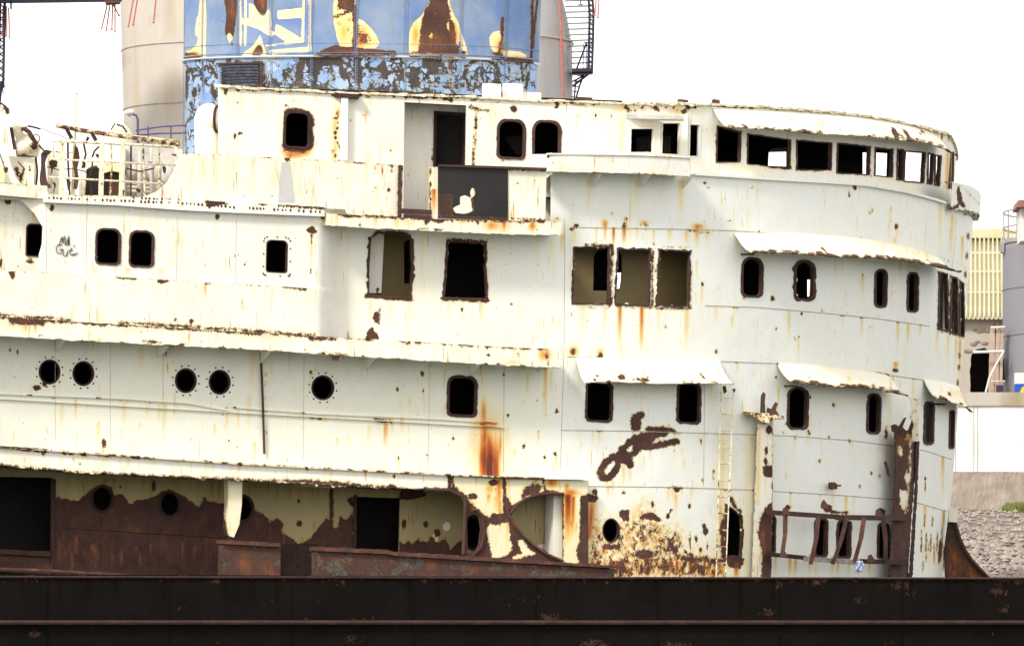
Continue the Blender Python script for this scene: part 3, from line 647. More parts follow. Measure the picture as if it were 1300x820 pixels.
# rubbing rail lines
for nm, pts in (('rubbing_rail', [(-60, 496, 497.6), (0, 499, 500.6), (150, 505, 506.6), (240, 511, 512.6), (294, 521, 522.6)]), ('rubbing_rail', [(297, 516, 517.6), (400, 524, 525.6), (560, 531, 532.8), (632, 536, 537.8)]),
                ('rubbing_rail', [(-60, 503, 504.2), (0, 505.5, 506.7), (300, 523, 524.2), (500, 534, 535.2), (640, 542, 543.2)])):
    band(nm, pts, -.01, .05, cream, ship, Marks().spot(38, 501, 2, 3).spot(125, 505, 2, 3).spot(297, 517, 3, 3).spot(385, 523, 2, 3).spot(634, 537, 2, 3).soft(620, 537, 20, 20, .7), 4, 4)
# small downpipe
m = MB(); m.tube([WP(331, 447, .06), WP(333.5, 505, .06), WP(335.5, 576, .05)], .024); m.build('downpipe', rust, ship)

# ---- lower fascia over the recessed promenade
mF = Marks()
for x in range(-30, 690, 5):
    if RNG.rand() < .35: mF.spot(x+RNG.rand()*4, 570+x*.056+RNG.rand()*2, 1.5+RNG.rand()*4, .8+RNG.rand()*1.2, soft=3)
    if RNG.rand() < .25 and x < 570: mF.spot(x+RNG.rand()*4, 598+x*.04+RNG.rand()*8, .8+RNG.rand()*1.5, .8+RNG.rand()*2, soft=2.6)
mF.line([(-60, 562), (0, 567), (60, 570)], 1.6, soft=5).line([(20, 567), (38, 568)], 2.6, soft=5).line([(60, 571), (300, 588), (470, 597), (640, 606)], .7, soft=4, amp=.85).line([(600, 606), (690, 607)], 1.6, soft=5)
mF.line([(-60, 588), (0, 591), (100, 600), (180, 604), (300, 609), (380, 612)], 2.2, soft=7, amp=.95).line([(380, 610), (440, 616), (520, 622)], 2.6, soft=7).poly([(480, 622), (496, 615), (510, 621), (540, 619), (575, 620), (600, 624)], soft=5)
mF.line([(571, 604), (570, 622)], 2.4, soft=5).spot(55, 578, 2, 3, soft=3).spot(390, 595, 1.6, 2, soft=3).spot(305, 589, 3, 3, soft=3).streak(304, 590, 604, 3, .5).spot(10, 576, 1.5, soft=3).spot(101, 589, 1.5, soft=3).spot(500, 604, 1.4, 3, soft=3)
for x in range(0, 690, 15): mF.streak(x+RNG.rand()*14, 572+x*.05, 596+x*.05, 2+RNG.rand()*2, .06+RNG.rand()*.28)
fas = [(-60, 562, 588), (0, 566.5, 591), (100, 573, 600), (300, 588, 609), (470, 597, 619), (570, 602, 622), (640, 606, 624), (747, 609, 622)]
band('deck_ledge', [f for f in fas if f[0] <= 570]+[(574, 602.3, 622)], -1.25, .22, cream, ship, mF, 3, 4, ragb=.9, ragt=.4)
band('lip', [(-60, 561, 563.5), (0, 565.5, 568), (300, 586.8, 589.3), (470, 596, 598.4), (640, 604.6, 607), (746, 607, 609)], -.02, .29, cream_worn, ship, mF, 3, 4, ragt=.3)

# ---- plating at the forward end of the promenade
mP = Marks(base=(.75, 0, 0, 0))
for k in range(26): mP.streak(595+RNG.rand()*140, 612+RNG.rand()*70, 640+RNG.rand()*80, 1.2+RNG.rand()*2.5, .2+.5*RNG.rand())

mP.poly([(574, 600), (640, 606), (641, 630), (642, 650), (625, 652), (621, 658), (610, 648), (598, 640), (588, 626), (577, 617)], ch=0, soft=5, er=True)
mP.poly([(617, 672), (622, 664), (634, 668), (637, 663), (646, 663), (650, 700), (640, 706), (625, 711), (621, 690)], ch=0, soft=5, er=True)
mP.poly([(657, 684), (665, 685), (670, 695), (682, 703), (668, 706), (652, 711), (645, 708), (662, 702)], ch=0, soft=5, er=True)
mP.poly([(642, 608), (690, 606), (748, 606), (748, 628), (716, 627), (700, 622), (680, 625), (664, 634), (650, 640), (643, 628)], ch=0, soft=5, er=True)
mP.poly([(716, 626), (737, 626), (735, 716), (715, 716)], ch=0, soft=4, er=True)
mP.poly([(664, 616), (688, 612), (690, 622), (672, 632), (660, 634)], soft=5, amp=.75).line([(640, 608), (641, 650)], 2.2, soft=4)
mP.spot(684, 620, 2, 4, soft=3).spot(676, 615, 2, 2, soft=3).spot(626, 612, 6, 4, soft=4).spot(629, 620, 1, 4, soft=3).line([(690, 606), (692, 626)], 1.6, soft=4)
mP.streak(634, 608, 660, 5, .75).soft(622, 620, 7, 8, .5).soft(700, 612, 9, 8, .7).soft(725, 625, 10, 6, .7).streak(722, 627, 700, 6, .95).streak(728, 630, 690, 3, .85).streak(718, 640, 720, 3, .5).streak(680, 607, 640, 3, .5)
mP.spot(738, 700, 6, 12, soft=5).spot(600, 630, 6, 4, soft=3).poly([(711, 700), (748, 700), (748, 716), (711, 716)], ch=3, amp=.3)
bo = [(574, 604), (640, 607.5), (747, 610), (747, 740), (591, 740), (590, 640), (584, 630), (574, 622)]
hole_a = [(646, 656), (652, 646), (660, 638), (675, 631), (690, 627.5), (704, 627), (715, 628), (715, 714), (704, 708), (690, 697), (675, 690), (662, 678), (652, 666)]
hole_b = [(593, 655), (598, 649), (604, 648), (608, 654), (610, 672), (608, 690), (602, 700), (594, 702)]
plate('corner_plating', bo, [rag(hole_a, .4, 4), rag(hole_b, .4, 4)], .20, .05, yellowp, ship, 2.6, mP)
m = MB(); m.tube([WP(x, y, .25) for x, y in ((641, 640), (647, 655), (655, 668), (665, 681), (678, 692), (692, 702), (715, 712))], .028); m.build('bent_pipe', rust_or, ship)
m = MB(); m.tube([WP(x, y, .25) for x, y in ((648, 652), (656, 641), (668, 633), (684, 627.5), (702, 626), (716, 627))], .035); m.build('arch_rim', rust, ship)
m = MB(); m.tube([WP(x, y, .25) for x, y in ((591, 628), (590, 660), (588, 704))], .04); m.tube([WP(x, y, .24) for x, y in ((540, 621), (570, 622), (586, 630), (591, 640))], .035); m.build('stanchion', rust, ship)
m = MB(); m.tube([WP(x, y, .24) for x, y in ((606, 646), (613, 656), (615, 676), (611, 694), (600, 706))], .03); m.build('arch_rim', rust, ship)
# behind the arch
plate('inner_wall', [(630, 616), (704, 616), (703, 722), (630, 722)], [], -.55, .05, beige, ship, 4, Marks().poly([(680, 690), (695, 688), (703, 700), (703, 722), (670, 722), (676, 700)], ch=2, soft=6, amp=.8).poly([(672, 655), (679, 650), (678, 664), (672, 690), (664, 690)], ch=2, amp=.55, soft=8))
plate('jamb', [(703, 620), (718, 620), (717, 720), (702, 716)], [], .02, .5, cream_worn, ship, 4, Marks().soft(716, 650, 5, 30, .5))

for L in (((70, 430), (70, 565)), ((140, 432), (140, 570)), ((207, 440), (207, 575)), ((386, 448), (385, 585)), ((545, 460), (544, 600))):
    m = MB(); m.tube([WP(x, y, .0) for x, y in L], .0045, 4); m.build('plate_seam', seam_m, ship)
for x in (110, 225, 300): m = MB(); m.tube([WP(x, 268+x*.04, .57), WP(x-1, 350+x*.05, .57)], .0045, 4); m.build('plate_seam', seam_m, ship)
# ---- recessed promenade wall
for cx, cy, rr in ((130, 633, 13), (216, 640, 12.5), (308, 645, 13)):
    porthole('recess', cx, cy, rr*.95, rr*1.15, off=-1.15, bolts=False, ring=3)
porthole('recess', 601, 676, 11, 20, off=-1.15, bolts=False, ring=3)
mR = Marks()
for x in range(-40, 600, 7): mR.streak(x+RNG.rand()*6, 650+RNG.rand()*50, 700+RNG.rand()*45, 1.0+RNG.rand()*2, .1+.5*RNG.rand()**2)
for k in range(34):
    x = RNG.rand(); mR.streak(72+x*60 if k < 20 else 140+x*130, 676+RNG.rand()*30, 712+RNG.rand()*24, .9+RNG.rand()*1.6, .5+.5*RNG.rand())
for x in range(80, 590, 12): mR.streak(x+RNG.rand()*9, 606, 640+RNG.rand()*30, 1.5+RNG.rand()*3, .1+RNG.rand()*.35)
up = [(-60, 640), (60, 630), (100, 636), (110, 625), (118, 620), (128, 615), (140, 618), (146, 628), (156, 627), (160, 633), (166, 641), (172, 635), (184, 634), (196, 630), (203, 625), (214, 621), (228, 626), (240, 634), (252, 643), (256, 636), (270, 637), (286, 640),
      (302, 645), (316, 645), (332, 650), (343, 662), (352, 657), (360, 665), (357, 676), (368, 682), (380, 690), (392, 685), (402, 672), (415, 656), (419, 664), (428, 672), (432, 655), (440, 660), (448, 650), (450, 735), (-60, 735)]
mR.poly(up, soft=6)
mR.poly([(507, 688), (513, 690), (516, 684), (524, 690), (531, 684), (541, 688), (549, 679), (556, 690), (566, 682), (572, 697), (590, 680), (590, 735), (507, 735)], soft=6)
mR.spot(195, 617, 3, 6, soft=4).spot(260, 634, 2.5, 4, soft=3).spot(153, 618, 2, soft=3).spot(379, 636, 2, 3, soft=3).spot(380, 664, 4, 4, soft=3).spot(513, 665, 3, 6, soft=3).spot(541, 665, 3, 4, soft=3).spot(555, 676, 4, 5, soft=4)
mR.poly([(440, 633), (448, 630), (450, 645), (443, 640)], soft=3).line([(421, 620), (421, 665)], 2.5, soft=4).poly([(507, 622), (545, 620), (540, 630), (520, 634), (507, 634)], soft=4)
for x in (270, 278, 352, 366, 383, 398, 527, 540): mR.streak(x, 612, 655, 2.5, .45)
mR.spot(552, 683, 4, 7, ch=2, soft=4).spot(567, 668, 5, 6, ch=2, soft=4)
doorA = [(-50, 604), (66, 606), (70, 610), (68, 700), (-50, 694)]
doorB = [(453, 630), (508, 632), (506, 712), (451, 712)]
windows['recess'] += [rag(doorA, .3, 6), rag(doorB, .3, 6)]
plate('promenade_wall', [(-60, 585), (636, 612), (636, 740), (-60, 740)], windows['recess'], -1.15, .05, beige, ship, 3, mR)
m = MB()
for pts in (((66, 608), (66, 728)), ((69, 608), (68, 700)), ((451, 628), (450, 712)), ((-40, 700), (66, 705))): m.tube([WP(*p, -1.12) for p in pts], .035)
m.build('door_frame', rust, ship)
m = MB(); m.bar(WP(-60, 716, -.9), WP(66, 722, -.9), .22, .1); m.build('sill_plate', rust, ship)
for x0, yy in ((20, 700), (30, 690)):
    pass
m = MB()
for x, y0, y1 in ((128, 655, 735), (189, 668, 735), (240, 672, 735)): m.tube([WP(x, y0, -1.13), WP(x, y1, -1.13)], .012)
m.tube([WP(84, 669, -1.13), WP(190, 676, -1.13), (WP(284, 682, -1.13))], .014); m.build('plate_seam', rust_or, ship)
# white tapered pillar
mk2 = Marks().poly([(283, 650), (287, 665), (290, 690), (280, 690), (280, 650)], soft=4).poly([(303, 690), (304, 668), (308, 640), (312, 640), (312, 690)], soft=4).streak(290, 612, 650, 3, .3)
plate('pillar', [(289, 603), (308, 604), (307, 640), (304, 665), (297, 682), (291, 680), (288, 668), (290, 640)], [], -.02, .30, yellowp, ship, 3, mk2)
# low bulwark pieces along the bottom
mH = Marks(base=(.3, 0, 0, 0)).soft(430, 710, 30, 30, .1)
band('bulwark', [(283, 690, 742), (356, 693, 742)], .05, .42, blue_scaled, ship, Marks(base=(.66, .2, 0, 0)).soft(310, 715, 12, 16, .6).soft(340, 722, 8, 12, .7), 3, 3, ragt=.6)
band('bulwark', [(403, 699, 742), (500, 704, 742), (600, 711, 742), (690, 717, 742), (780, 722, 742)], .05, .48, blue_scaled, ship, Marks(base=(.56, .1, 0, 0)).soft(432, 712, 12, 8, .4).soft(545, 716, 10, 9, .5).soft(595, 722, 12, 8, .5).poly([(536, 704), (570, 706), (574, 740), (536, 740)], soft=6), 3, 3, ragt=.7)
band('cap_rail', [(283, 685, 690), (356, 689, 694)], 0, .50, rust_or, ship, None, 3, 4, ragt=.4)
band('cap_rail', [(403, 694, 699), (493, 698, 703), (500, 700, 705), (600, 706, 711), (690, 712, 716), (785, 718, 721)], 0, .55, rust_or, ship, None, 3, 4, ragt=.5)
band('cap_rail', [(-60, 718, 721), (60, 722, 725), (160, 728, 731)], .1, .5, rust_or, ship, None, 3, 4, ragt=.4)
plate('scuttle_plating', [(356, 690), (404, 690), (404, 740), (356, 740)], [], -.9, .05, rust_dk, ship, 6)

# ---- hull below
V = []; F = []; xs = list(np.arange(-80, 1500, 6)); ys = list(range(731, 850, 6))+[880, 920, 1000, 1100, 1130]
for j, yy in enumerate(ys):
    for x in xs:
        b0 = -(690-x)*math.tan(TH0)*S*.98-.72 if x < 690 else -.72+.0022*(x-690)+((x-690)/500)**2*1.3
        y = b0+.0008*max(0, yy-731)**1.15
        V.append(P(x, yy+(x-600)*.004*(1 if j == 0 else 0), y))
n = len(xs)
for j in range(len(ys)-1):
    for i in range(n-1): F.append((j*n+i, (j+1)*n+i, (j+1)*n+i+1, j*n+i+1))
k0 = len(V)
for i, x in enumerate(xs): V.append(V[i]+Vector((0, 0, .0)) ); V.append(V[i]+Vector((0, .35+(0 if x < 690 else .0), 0)))
for i in range(n-1): F.append((k0+2*i, k0+2*i+2, k0+2*i+3, k0+2*i+1))
mh = Marks(base=(.16, .0, 0, 0)).line([(-80, 733), (1500, 735)], 3, soft=10, amp=.85)
for k in range(150):
    x = -60+RNG.rand()*1400; y = 736+RNG.rand()**1.5*110; s = RNG.rand(); mh.spot(x, y, 4+26*s*s, 2+9*s, soft=12, amp=.4+.3*RNG.rand())
for x in (190, 420, 640, 905, 1130): mh.soft(x, 748, 14, 10, .3)
for x in range(-60, 1480, 40): mh.streak(x+RNG.rand()*30, 733, 770+RNG.rand()*50, 5, .3+RNG.rand()*.3)
build('hull', V, F, hullm, ship, mh)
def hy(x): return (-(690-x)*math.tan(TH0)*S*.98-.72 if x < 690 else -.72+.0022*(x-690)+((x-690)/500)**2*1.3)
m = MB(); m.tube([P(x, 790, hy(x)+.02) for x in range(-80, 1490, 20)], .05); m.build('rubbing_strake', rust_dk, ship)
m = MB(); m.tube([P(x, 733+(x-600)*.0015, hy(x)-.02) for x in range(-80, 1490, 15)], .025); m.build('deck_edge', rust_dk, ship)
for x in range(60, 1300, 155):
    m = MB(); m.tube([P(x, 733, hy(x)-.005), P(x-2, 860, hy(x)+.16)], .012, 5); m.build('plate_seam', hullm, ship)
# bulwark sweep beyond the front
m = MB(); yq = 10.5
m.prism([(1204, 656), (1212, 660), (1216, 676), (1222, 692), (1230, 706), (1240, 718), (1256, 736), (1200, 742), (1198, 700)], yq, .06); pass
fb = [(1204, 656), (1212, 660), (1216, 676), (1222, 692), (1230, 706), (1240, 718), (1256, 736), (1200, 742), (1198, 700)]
m = MB(); m.tube([P(x, y, yq-.04) for x, y in ((1208, 648), (1213, 664), (1218, 682), (1225, 698), (1234, 711), (1246, 724), (1262, 740))], .04); m.build('cap_rail', rust, ship)
m = MB(); m.prism([(1205, 645), (1216, 643), (1217, 652), (1215, 663), (1204, 662)], yq-.1, .3); m.build('rail_bracket', cream_worn, ship, Marks().spot(1214, 650, 3, 4))
# ================================================================== UPPER DECKS
GO = -.5
mG = Marks()
mG.line([(278, 111), (435, 119), (560, 123), (685, 129), (810, 133), (904, 134), (970, 137), (1070, 145), (1124, 153), (1180, 165), (1211, 175)], .6, soft=4, amp=.8)
mG.poly([(281, 112), (289, 115), (288, 124), (283, 117)], soft=3).streak(290, 118, 170, 4, .2)
for x in np.arange(516, 560, 4.3): mG.spot(x, 124, 1.4, 1.8, soft=2.2)
mG.spot(565, 125, 4, 3, soft=3).spot(573, 127, 3, 4, soft=3)
for x in range(650, 700, 6): mG.spot(x, 128+RNG.rand(), 1.5, 1.2, soft=2, amp=.8)
# window on the left block and its corroded side
mG.poly([(361, 140), (376, 137), (392, 141), (398, 148), (399, 160), (396, 164), (399, 172), (399, 184), (393, 192), (384, 195), (372, 193), (360, 192), (359, 175)], soft=5)
mG.poly([(357, 189), (398, 188), (392, 197), (366, 205), (361, 199)], ch=1, soft=5, amp=.65).spot(365, 204, 3, soft=3)
mG.line([(432, 122), (431, 135), (429, 150)], 1.6, soft=4, amp=.75).line([(430, 140), (425, 160), (427, 185), (424, 200)], 2.4, ch=1, soft=6, amp=.6)
for y in range(145, 206, 6): mG.spot(427+RNG.randn()*2, y, 1.6+RNG.rand()*1.2, 2, soft=2.5)
mG.spot(298, 173, 2, 3, soft=2.5).spot(305, 170, 2.5, 2.5, soft=2.5).streak(299, 175, 200, 2, .3)
mG.line([(422, 118), (455, 121)], 2.2, soft=4)
# crack down beside the door
mG.line([(597, 135), (606, 138), (604, 160), (602, 185), (601, 212)], 1.6, soft=5, amp=.95).line([(595, 137), (622, 142)], 1.8, soft=5, amp=.9).spot(612, 150, 1.3, soft=2.5)
mG.poly([(647, 137), (652, 134), (658, 138), (654, 144), (649, 141)], soft=2.5)
mG.poly([(704, 128), (710, 130), (708, 138), (703, 138), (706, 133)], soft=3).spot(716, 131, 2, soft=3).spot(1, 1, 1)
mG.poly([(635, 203), (642, 201), (640, 206)], soft=3)
mG.poly([(753, 144), (759, 144), (757, 152)], soft=2.5).spot(776, 148, 1, 2, soft=2).spot(777, 179, 1, 1.5, soft=2)
for x, y, rx, ry in ((757, 132, 4, 2), (795, 136, 4, 3), (799, 141, 3, 2), (807, 141, 2, 2), (815, 138, 2, 1.6), (832, 138, 5, 2), (836, 141, 3, 2), (855, 137, 1.6, 2), (866, 131, 4, 3), (872, 134, 2, 5), (882, 136, 2.5, 3), (893, 134, 4, 1), (868, 142, 5, 2)): mG.spot(x, y, rx, ry, soft=3)
mG.soft(790, 138, 20, 6, .3).soft(860, 140, 16, 6, .35).soft(566, 126, 12, 5, .35)
mG.line([(790, 152), (789, 190)], 1, ch=1, soft=5, amp=.4).line([(868, 150), (868, 196)], 2.4, soft=5, amp=.85).line([(865, 150), (865, 196)], 2, ch=1, soft=5, amp=.6)
mG.line([(840, 145), (855, 144), (862, 144)], .8, soft=4, amp=.6)
for x in range(290, 900, 13): mG.streak(x+RNG.rand()*10, 116+(x-290)*.03, 150+RNG.rand()*50, 1.4+RNG.rand()*2.4, .05+RNG.rand()*.2)
# bridge front
mG.line([(1060, 146), (1053, 152)], .6, soft=3).line([(1050, 141), (1053, 152)], 1, soft=3)
for x in range(1123, 1205, 9): mG.line([(x, 153+(x-1123)*.25), (x+1, 160+(x-1123)*.25)], 1.2, soft=3.4, amp=.85)
mG.poly([(1204, 168), (1212, 171), (1212, 180), (1208, 178)], soft=3)
mG.line([(1002, 180), (1004, 214)], 1.2, soft=4, amp=.9).line([(966, 212), (1003, 215)], 1, soft=4, amp=.9).line([(1012, 180), (1012, 216)], 1, soft=4, amp=.9).line([(1012, 217), (1056, 219)], .8, soft=4, amp=.7)
mG.line([(909, 165), (909, 207)], .8, soft=4, amp=.8).line([(1105, 185), (1105, 224)], 1, soft=4, amp=.8).line([(1147, 195), (1172, 233)], .3, soft=3, amp=.4).line([(1150, 231), (1172, 234)], 1, soft=4, amp=.8)
mG.line([(1195, 200), (1194, 235)], 1, soft=4, amp=.7).line([(1203, 195), (1202, 238)], 1.5, ch=1, soft=4, amp=.7).line([(1209, 198), (1208, 240)], 1.6, soft=4, amp=.8)
mG.soft(1150, 228, 30, 6, .2).soft(950, 212, 40, 5, .2)
for k in range(60):
    x = 285+RNG.rand()*600; y = 120+(x-280)*.03+RNG.rand()*75; s = RNG.rand()**2; mG.spot(x, y, .7+1.3*s, .9+2*s, soft=2.4, amp=.6+.4*RNG.rand())
for x in range(285, 1200, 5):
    if RNG.rand() < .4: mG.spot(x+RNG.rand()*4, yl(L_TOP, x)+1+RNG.rand()*3.5, 1.2+2.4*RNG.rand(), .8+1.2*RNG.rand(), soft=2.6)
holesG = []
windows['g'] = holesG
def gwin(cx, cy, w, h, **k): return window('g', cx, cy, w, h, off=GO, **k)
gwin(377.5, 165, 30, 43, r=5, rt=9, fr=2.6, mat=rust_dk, ragh=.5)
gwin(649.5, 177, 32, 46, r=5, rt=11, fr=2.6); gwin(694.5, 178, 32, 46, r=5, rt=11, fr=2.6)
holesG.append([(513, 130), (592, 134), (591, 276), (512, 272)])
def gcut(pts, fr=1.2, **k): return cut_window(pts, fr, wall='g', off=GO, **k)
gcut([(801, 163), (831, 163), (830, 194), (800, 194)], 1.0, mat=cream_worn, ragh=.3)
gcut([(841, 156), (864, 156), (863, 197), (840, 196)], 1.0, mat=cream_worn, ragh=.3)
gcut([(876, 158), (889, 158), (888, 199), (875, 199)], 1.0, mat=cream_worn, ragh=.3)
for pts in ([(911, 160), (941, 168), (940, 206), (910, 206)], [(950, 170), (1004, 178), (1003, 215), (949, 208)], [(1012, 178), (1056, 182), (1055, 216), (1012, 216)], [(1064, 182), (1105, 186), (1104, 222), (1063, 220)],
            [(1112, 188), (1134, 190), (1133, 225), (1111, 223)], [(1140, 190), (1148, 191), (1147, 229), (1139, 228)], [(1150, 192), (1175, 194), (1173, 232), (1148, 230)], [(1179, 195), (1186, 196), (1184, 234), (1178, 233)], [(1188, 197), (1195, 198), (1193, 236), (1187, 235)]):
    gcut(pts, .9, mat=rust, ragh=.5)
gt = [(278, 110), (435, 118), (560, 122), (685, 128), (810, 132), (904, 133), (970, 136), (1070, 144), (1124, 152), (1180, 164), (1205, 172)]
gb_px = [(1204, 275), (1150, 262), (1098, 252), (970, 240), (878, 234), (700, 222), (700, 300), (424, 286), (278, 262)]
firstg = [(float(find_a(x, y, GO)[0]), y) for x, y in dens(gt, 8, False)]
a74 = firstg[-1][0]; tg = [(a74+(DEG(94)-a74)*k/10, 172+30*min(1, k/7)) for k in range(1, 11)]
tb = [(a74+(DEG(94)-a74)*k/10, 275+20*min(1, k/7)) for k in range(10, 0, -1)]
# far-side wheelhouse openings, seen only through the near ones
wsp = []
for k in range(3):
    a0 = DEG(93+7*k); y0 = 205+2*k; wsp.append([(a0, y0), (a0+60, y0+2), (a0+60, y0+38), (a0, y0+36)])
lastg = [(float(find_a(x, y, GO)[0]), y) for x, y in dens(gb_px, 8, False)]
plate('deckhouse_wall', [], holesG, GO, .05, cream, ship, 3.2, mG, aspace=firstg+tg+tb+lastg)
# roof slab and lip
band('roof_edge', [(float(find_a(x, y, GO)[0]), y-1.5, y+1.2) for x, y in gt]+[(a, y-1.5, y+1.2) for a, y in tg], GO-.3, GO+.05, cream_worn, ship, Marks(base=(.4, 0, 0, 0)), 5, 5, ragt=.9, ragb=.7, aspace=True)
band('roof_lip', [(904, 136, 138), (1070, 146.5, 148.5)], GO-.02, GO+.03, cream, ship, None, 4, 4)
# left block return and pillar, vents on the roof
m = MB(); m.prism([(277, 110), (281, 110), (281, 262), (277, 262)], depth(280, GO), 4.5); m.build('deckhouse_end', cream, ship)
m = MB(); m.prism([(433, 124), (442, 124), (441, 204), (432, 204)], depth(437, GO+.12), .12); m.build('pillar', cream, ship, None)
m = MB(); m.prism([(422, 118), (456, 120), (455, 125), (430, 124), (424, 123)], depth(437, GO+.14), .2); m.build('lamp_bracket', rust_dk, ship)
for x0, x1, y0, y1, mt in ((612, 636, 107, 126, cream_worn), (638, 664, 107, 122, cream_worn), (664, 687, 118, 128, cream), (731, 752, 124, 130, rust), (860, 874, 127, 133, rust), (904, 914, 127, 133, rust)):
    m = MB(); ya = depth((x0+x1)/2, GO)+.7; m.prism([(x0, y0), (x0+2, y0-1), (x1-1, y0), (x1, y0+1), (x1, y1+3), (x0, y1+3)], ya, .5); m.build('roof_vent', mt, ship, Marks(base=(.2, 0, 0, 0)))
# alcove behind the balcony gap, with its door
m = MB(); m.prism([(548, 140), (594, 142), (593, 220), (548, 218)], depth(570, GO-.85), .06); m.build('door_shade_sheet', dark, ship)  # near-black sheet behind the door, standing for the shade within
mA = Marks().streak(560, 130, 190, 4, .3).spot(549, 201, 1.5, 4, soft=3).spot(548, 190, 1, soft=2).line([(552, 140), (552, 214)], .5, soft=4, amp=.5)
plate('alcove_wall', [(500, 124), (604, 128), (604, 290), (500, 284)], [[(553.5, 144), (589, 146), (588, 214), (552.5, 214)]], GO-.7, .05, cream, ship, 4, mA)
plate('doorway', [(551, 141), (591, 143.5), (590, 217), (550, 217)], [[(554.5, 145.5), (588, 147), (587, 213), (553.5, 213)]], GO-.68, .09, rust_dk, ship, 5)
m = MB(); m.prism([(508, 127), (514, 127), (513, 280), (507, 280)], depth(511, GO-.03), .75); m.prism([(591, 132), (594, 132), (593, 280), (590, 280)], depth(592, GO-.03), .72); m.build('alcove_side', cream, ship)
# angled panel standing in for the gleam inside a window
m = MB(); m.prism([(640, 174), (664, 172), (664, 196), (655, 196)], depth(650, -1.3), .05); m.build('cabin_panel', darkbrown, ship)
m = MB(); m.bar(P(786, 148.5, depth(826, GO+.16)), P(868, 150.5, depth(826, GO+.16)-.02), .09, .32); m.build('window_hood', greyish, ship)
m = MB(); m.prism([(864, 146), (873, 146), (873, 198), (864, 198)], depth(868, GO+.1), .12); m.build('post', cream_worn, ship, Marks().line([(869, 148), (869, 196)], 2.2, soft=4, amp=.9).streak(866, 150, 198, 4, .5))
m = MB(); m.prism([(834, 154), (839, 154), (838, 196), (833, 196)], depth(836, GO+.05), .1); m.build('post', cream, ship)

# ---- bulwark left of the balcony
mU = Marks().poly([(358, 206), (368, 206), (372, 230), (375, 258), (353, 258), (354, 232)], ch=2, soft=3).line([(232, 195), (300, 198), (440, 206), (512, 209)], .6, soft=4, amp=.8).spot(365, 201, 4, 4, soft=3).line([(424, 204), (440, 206), (510, 211)], 1, soft=4, amp=.85).spot(217, 197, 6, 2, soft=3)
mU.spot(477, 214, 1.3, 3, soft=2.5).spot(498, 217, 1.3, 3, soft=2.5).spot(477, 238, 1.6, 3, soft=2.5).spot(494, 242, 2, 3.5, soft=2.5).streak(478, 240, 270, 2, .3)
mU.line([(509, 212), (507, 272)], 2.2, soft=6).poly([(438, 276), (440, 272), (460, 275), (464, 277), (458, 279)], soft=4).line([(466, 275), (512, 277)], 1.6, soft=5)
mU.poly([(446, 286), (455, 285), (454, 288)], soft=3)
for x in range(236, 510, 9): mU.streak(x+RNG.rand()*7, 200+(x-236)*.03, 225+RNG.rand()*38, 1.5+RNG.rand()*2.5, .05+RNG.rand()*.3)
mU.line([(330, 262), (360, 258)], .1, soft=3, amp=.2)
def offU(a, py):
    return .02+.62*np.clip((a-418)/6, 0, 1)
plate('deck_bulwark', [(168, 254), (185, 249), (200, 243), (213, 231), (222, 216), (226, 205), (226, 200), (218, 196), (232, 195), (300, 197), (440, 205), (512, 210), (510, 276), (441, 274), (438, 266), (300, 259)], [], .62, .05, cream_worn, ship, 3.5, mU, offn=lambda a, py: .59+0*a)
# ---- balcony
mB = Marks()
mB.line([(430, 272), (470, 275), (550, 278), (640, 281), (693, 281)], 1.8, soft=6, amp=.95).poly([(430, 270), (455, 272), (462, 276), (440, 277)], soft=4).poly([(506, 272), (552, 276), (566, 280), (560, 284), (548, 280), (541, 286), (538, 280), (515, 276), (512, 282)], soft=4)
mB.poly([(640, 279), (650, 275), (690, 276), (694, 281), (686, 283), (670, 280)], soft=4).poly([(453, 286), (456, 283), (460, 288)], soft=3)
for x, y in ((575, 281), (608, 284), (660, 282), (703, 282), (610, 279)): mB.spot(x, y, 1.8, 1.8, soft=2.5)
mB.soft(625, 286, 14, 8, .55).streak(640, 280, 300, 4, .75).soft(676, 287, 6, 7, .6).streak(676, 282, 300, 3, .6).soft(586, 280, 10, 5, .4).soft(520, 284, 10, 5, .3).streak(502, 277, 296, 3, .4)
for x in range(440, 710, 12): mB.streak(x+RNG.rand()*9, 277, 290+RNG.rand()*8, 2+RNG.rand()*2, .1+RNG.rand()*.35)
mB.line([(430, 287), (560, 293), (712, 299)], .5, soft=4, amp=.55).spot(535, 291, 6, 1.3, soft=3).spot(556, 292, 6, 1.5, soft=3).line([(640, 298), (708, 299)], .5, soft=4, amp=.6)
band('balcony_ledge', [(415, 271, 286), (430, 272, 287), (470, 274.5, 289.5), (550, 278, 293.5), (640, 280, 297.5), (713, 281.5, 298.5)], -.75, .72, cream_worn, ship, mB, 3, 3, ragb=.5, ragt=.3)
mD = Marks().spot(600, 245, 3, 6, ch=2, soft=2.5).streak(603, 240, 270, 2, .6).spot(600, 232, .6, soft=1)
mD.poly([(584, 250), (590, 248), (599, 252), (600, 268), (590, 272), (577, 270), (575, 264), (584, 260)], ch=2, soft=3).line([(566, 216), (567, 230), (570, 246)], .7, ch=2, soft=2.4, amp=.7).line([(571, 217), (572, 247)], .5, ch=2, soft=2, amp=.6).line([(560, 263), (561, 272)], 1.2, ch=2, soft=2)
mD.poly([(556, 247), (575, 247), (574, 274), (556, 274)], soft=4, amp=.8).line([(556, 276), (645, 279)], 1.6, soft=4).line([(598, 250), (601, 268)], 1, soft=3)
plate('dark_board', [(556, 211), (645, 213), (645, 280), (556, 277)], [], .66, .06, blackp, ship, 2.5, mD)
mW = Marks().line([(645, 214), (692, 217)], 1.2, soft=5, amp=.95).spot(657, 233, 1.5, soft=2.5).spot(679, 229, 1.2, soft=2.5).line([(646, 214), (646, 276)], .6, soft=4, amp=.6).line([(650, 278), (692, 280)], 1.4, soft=4)
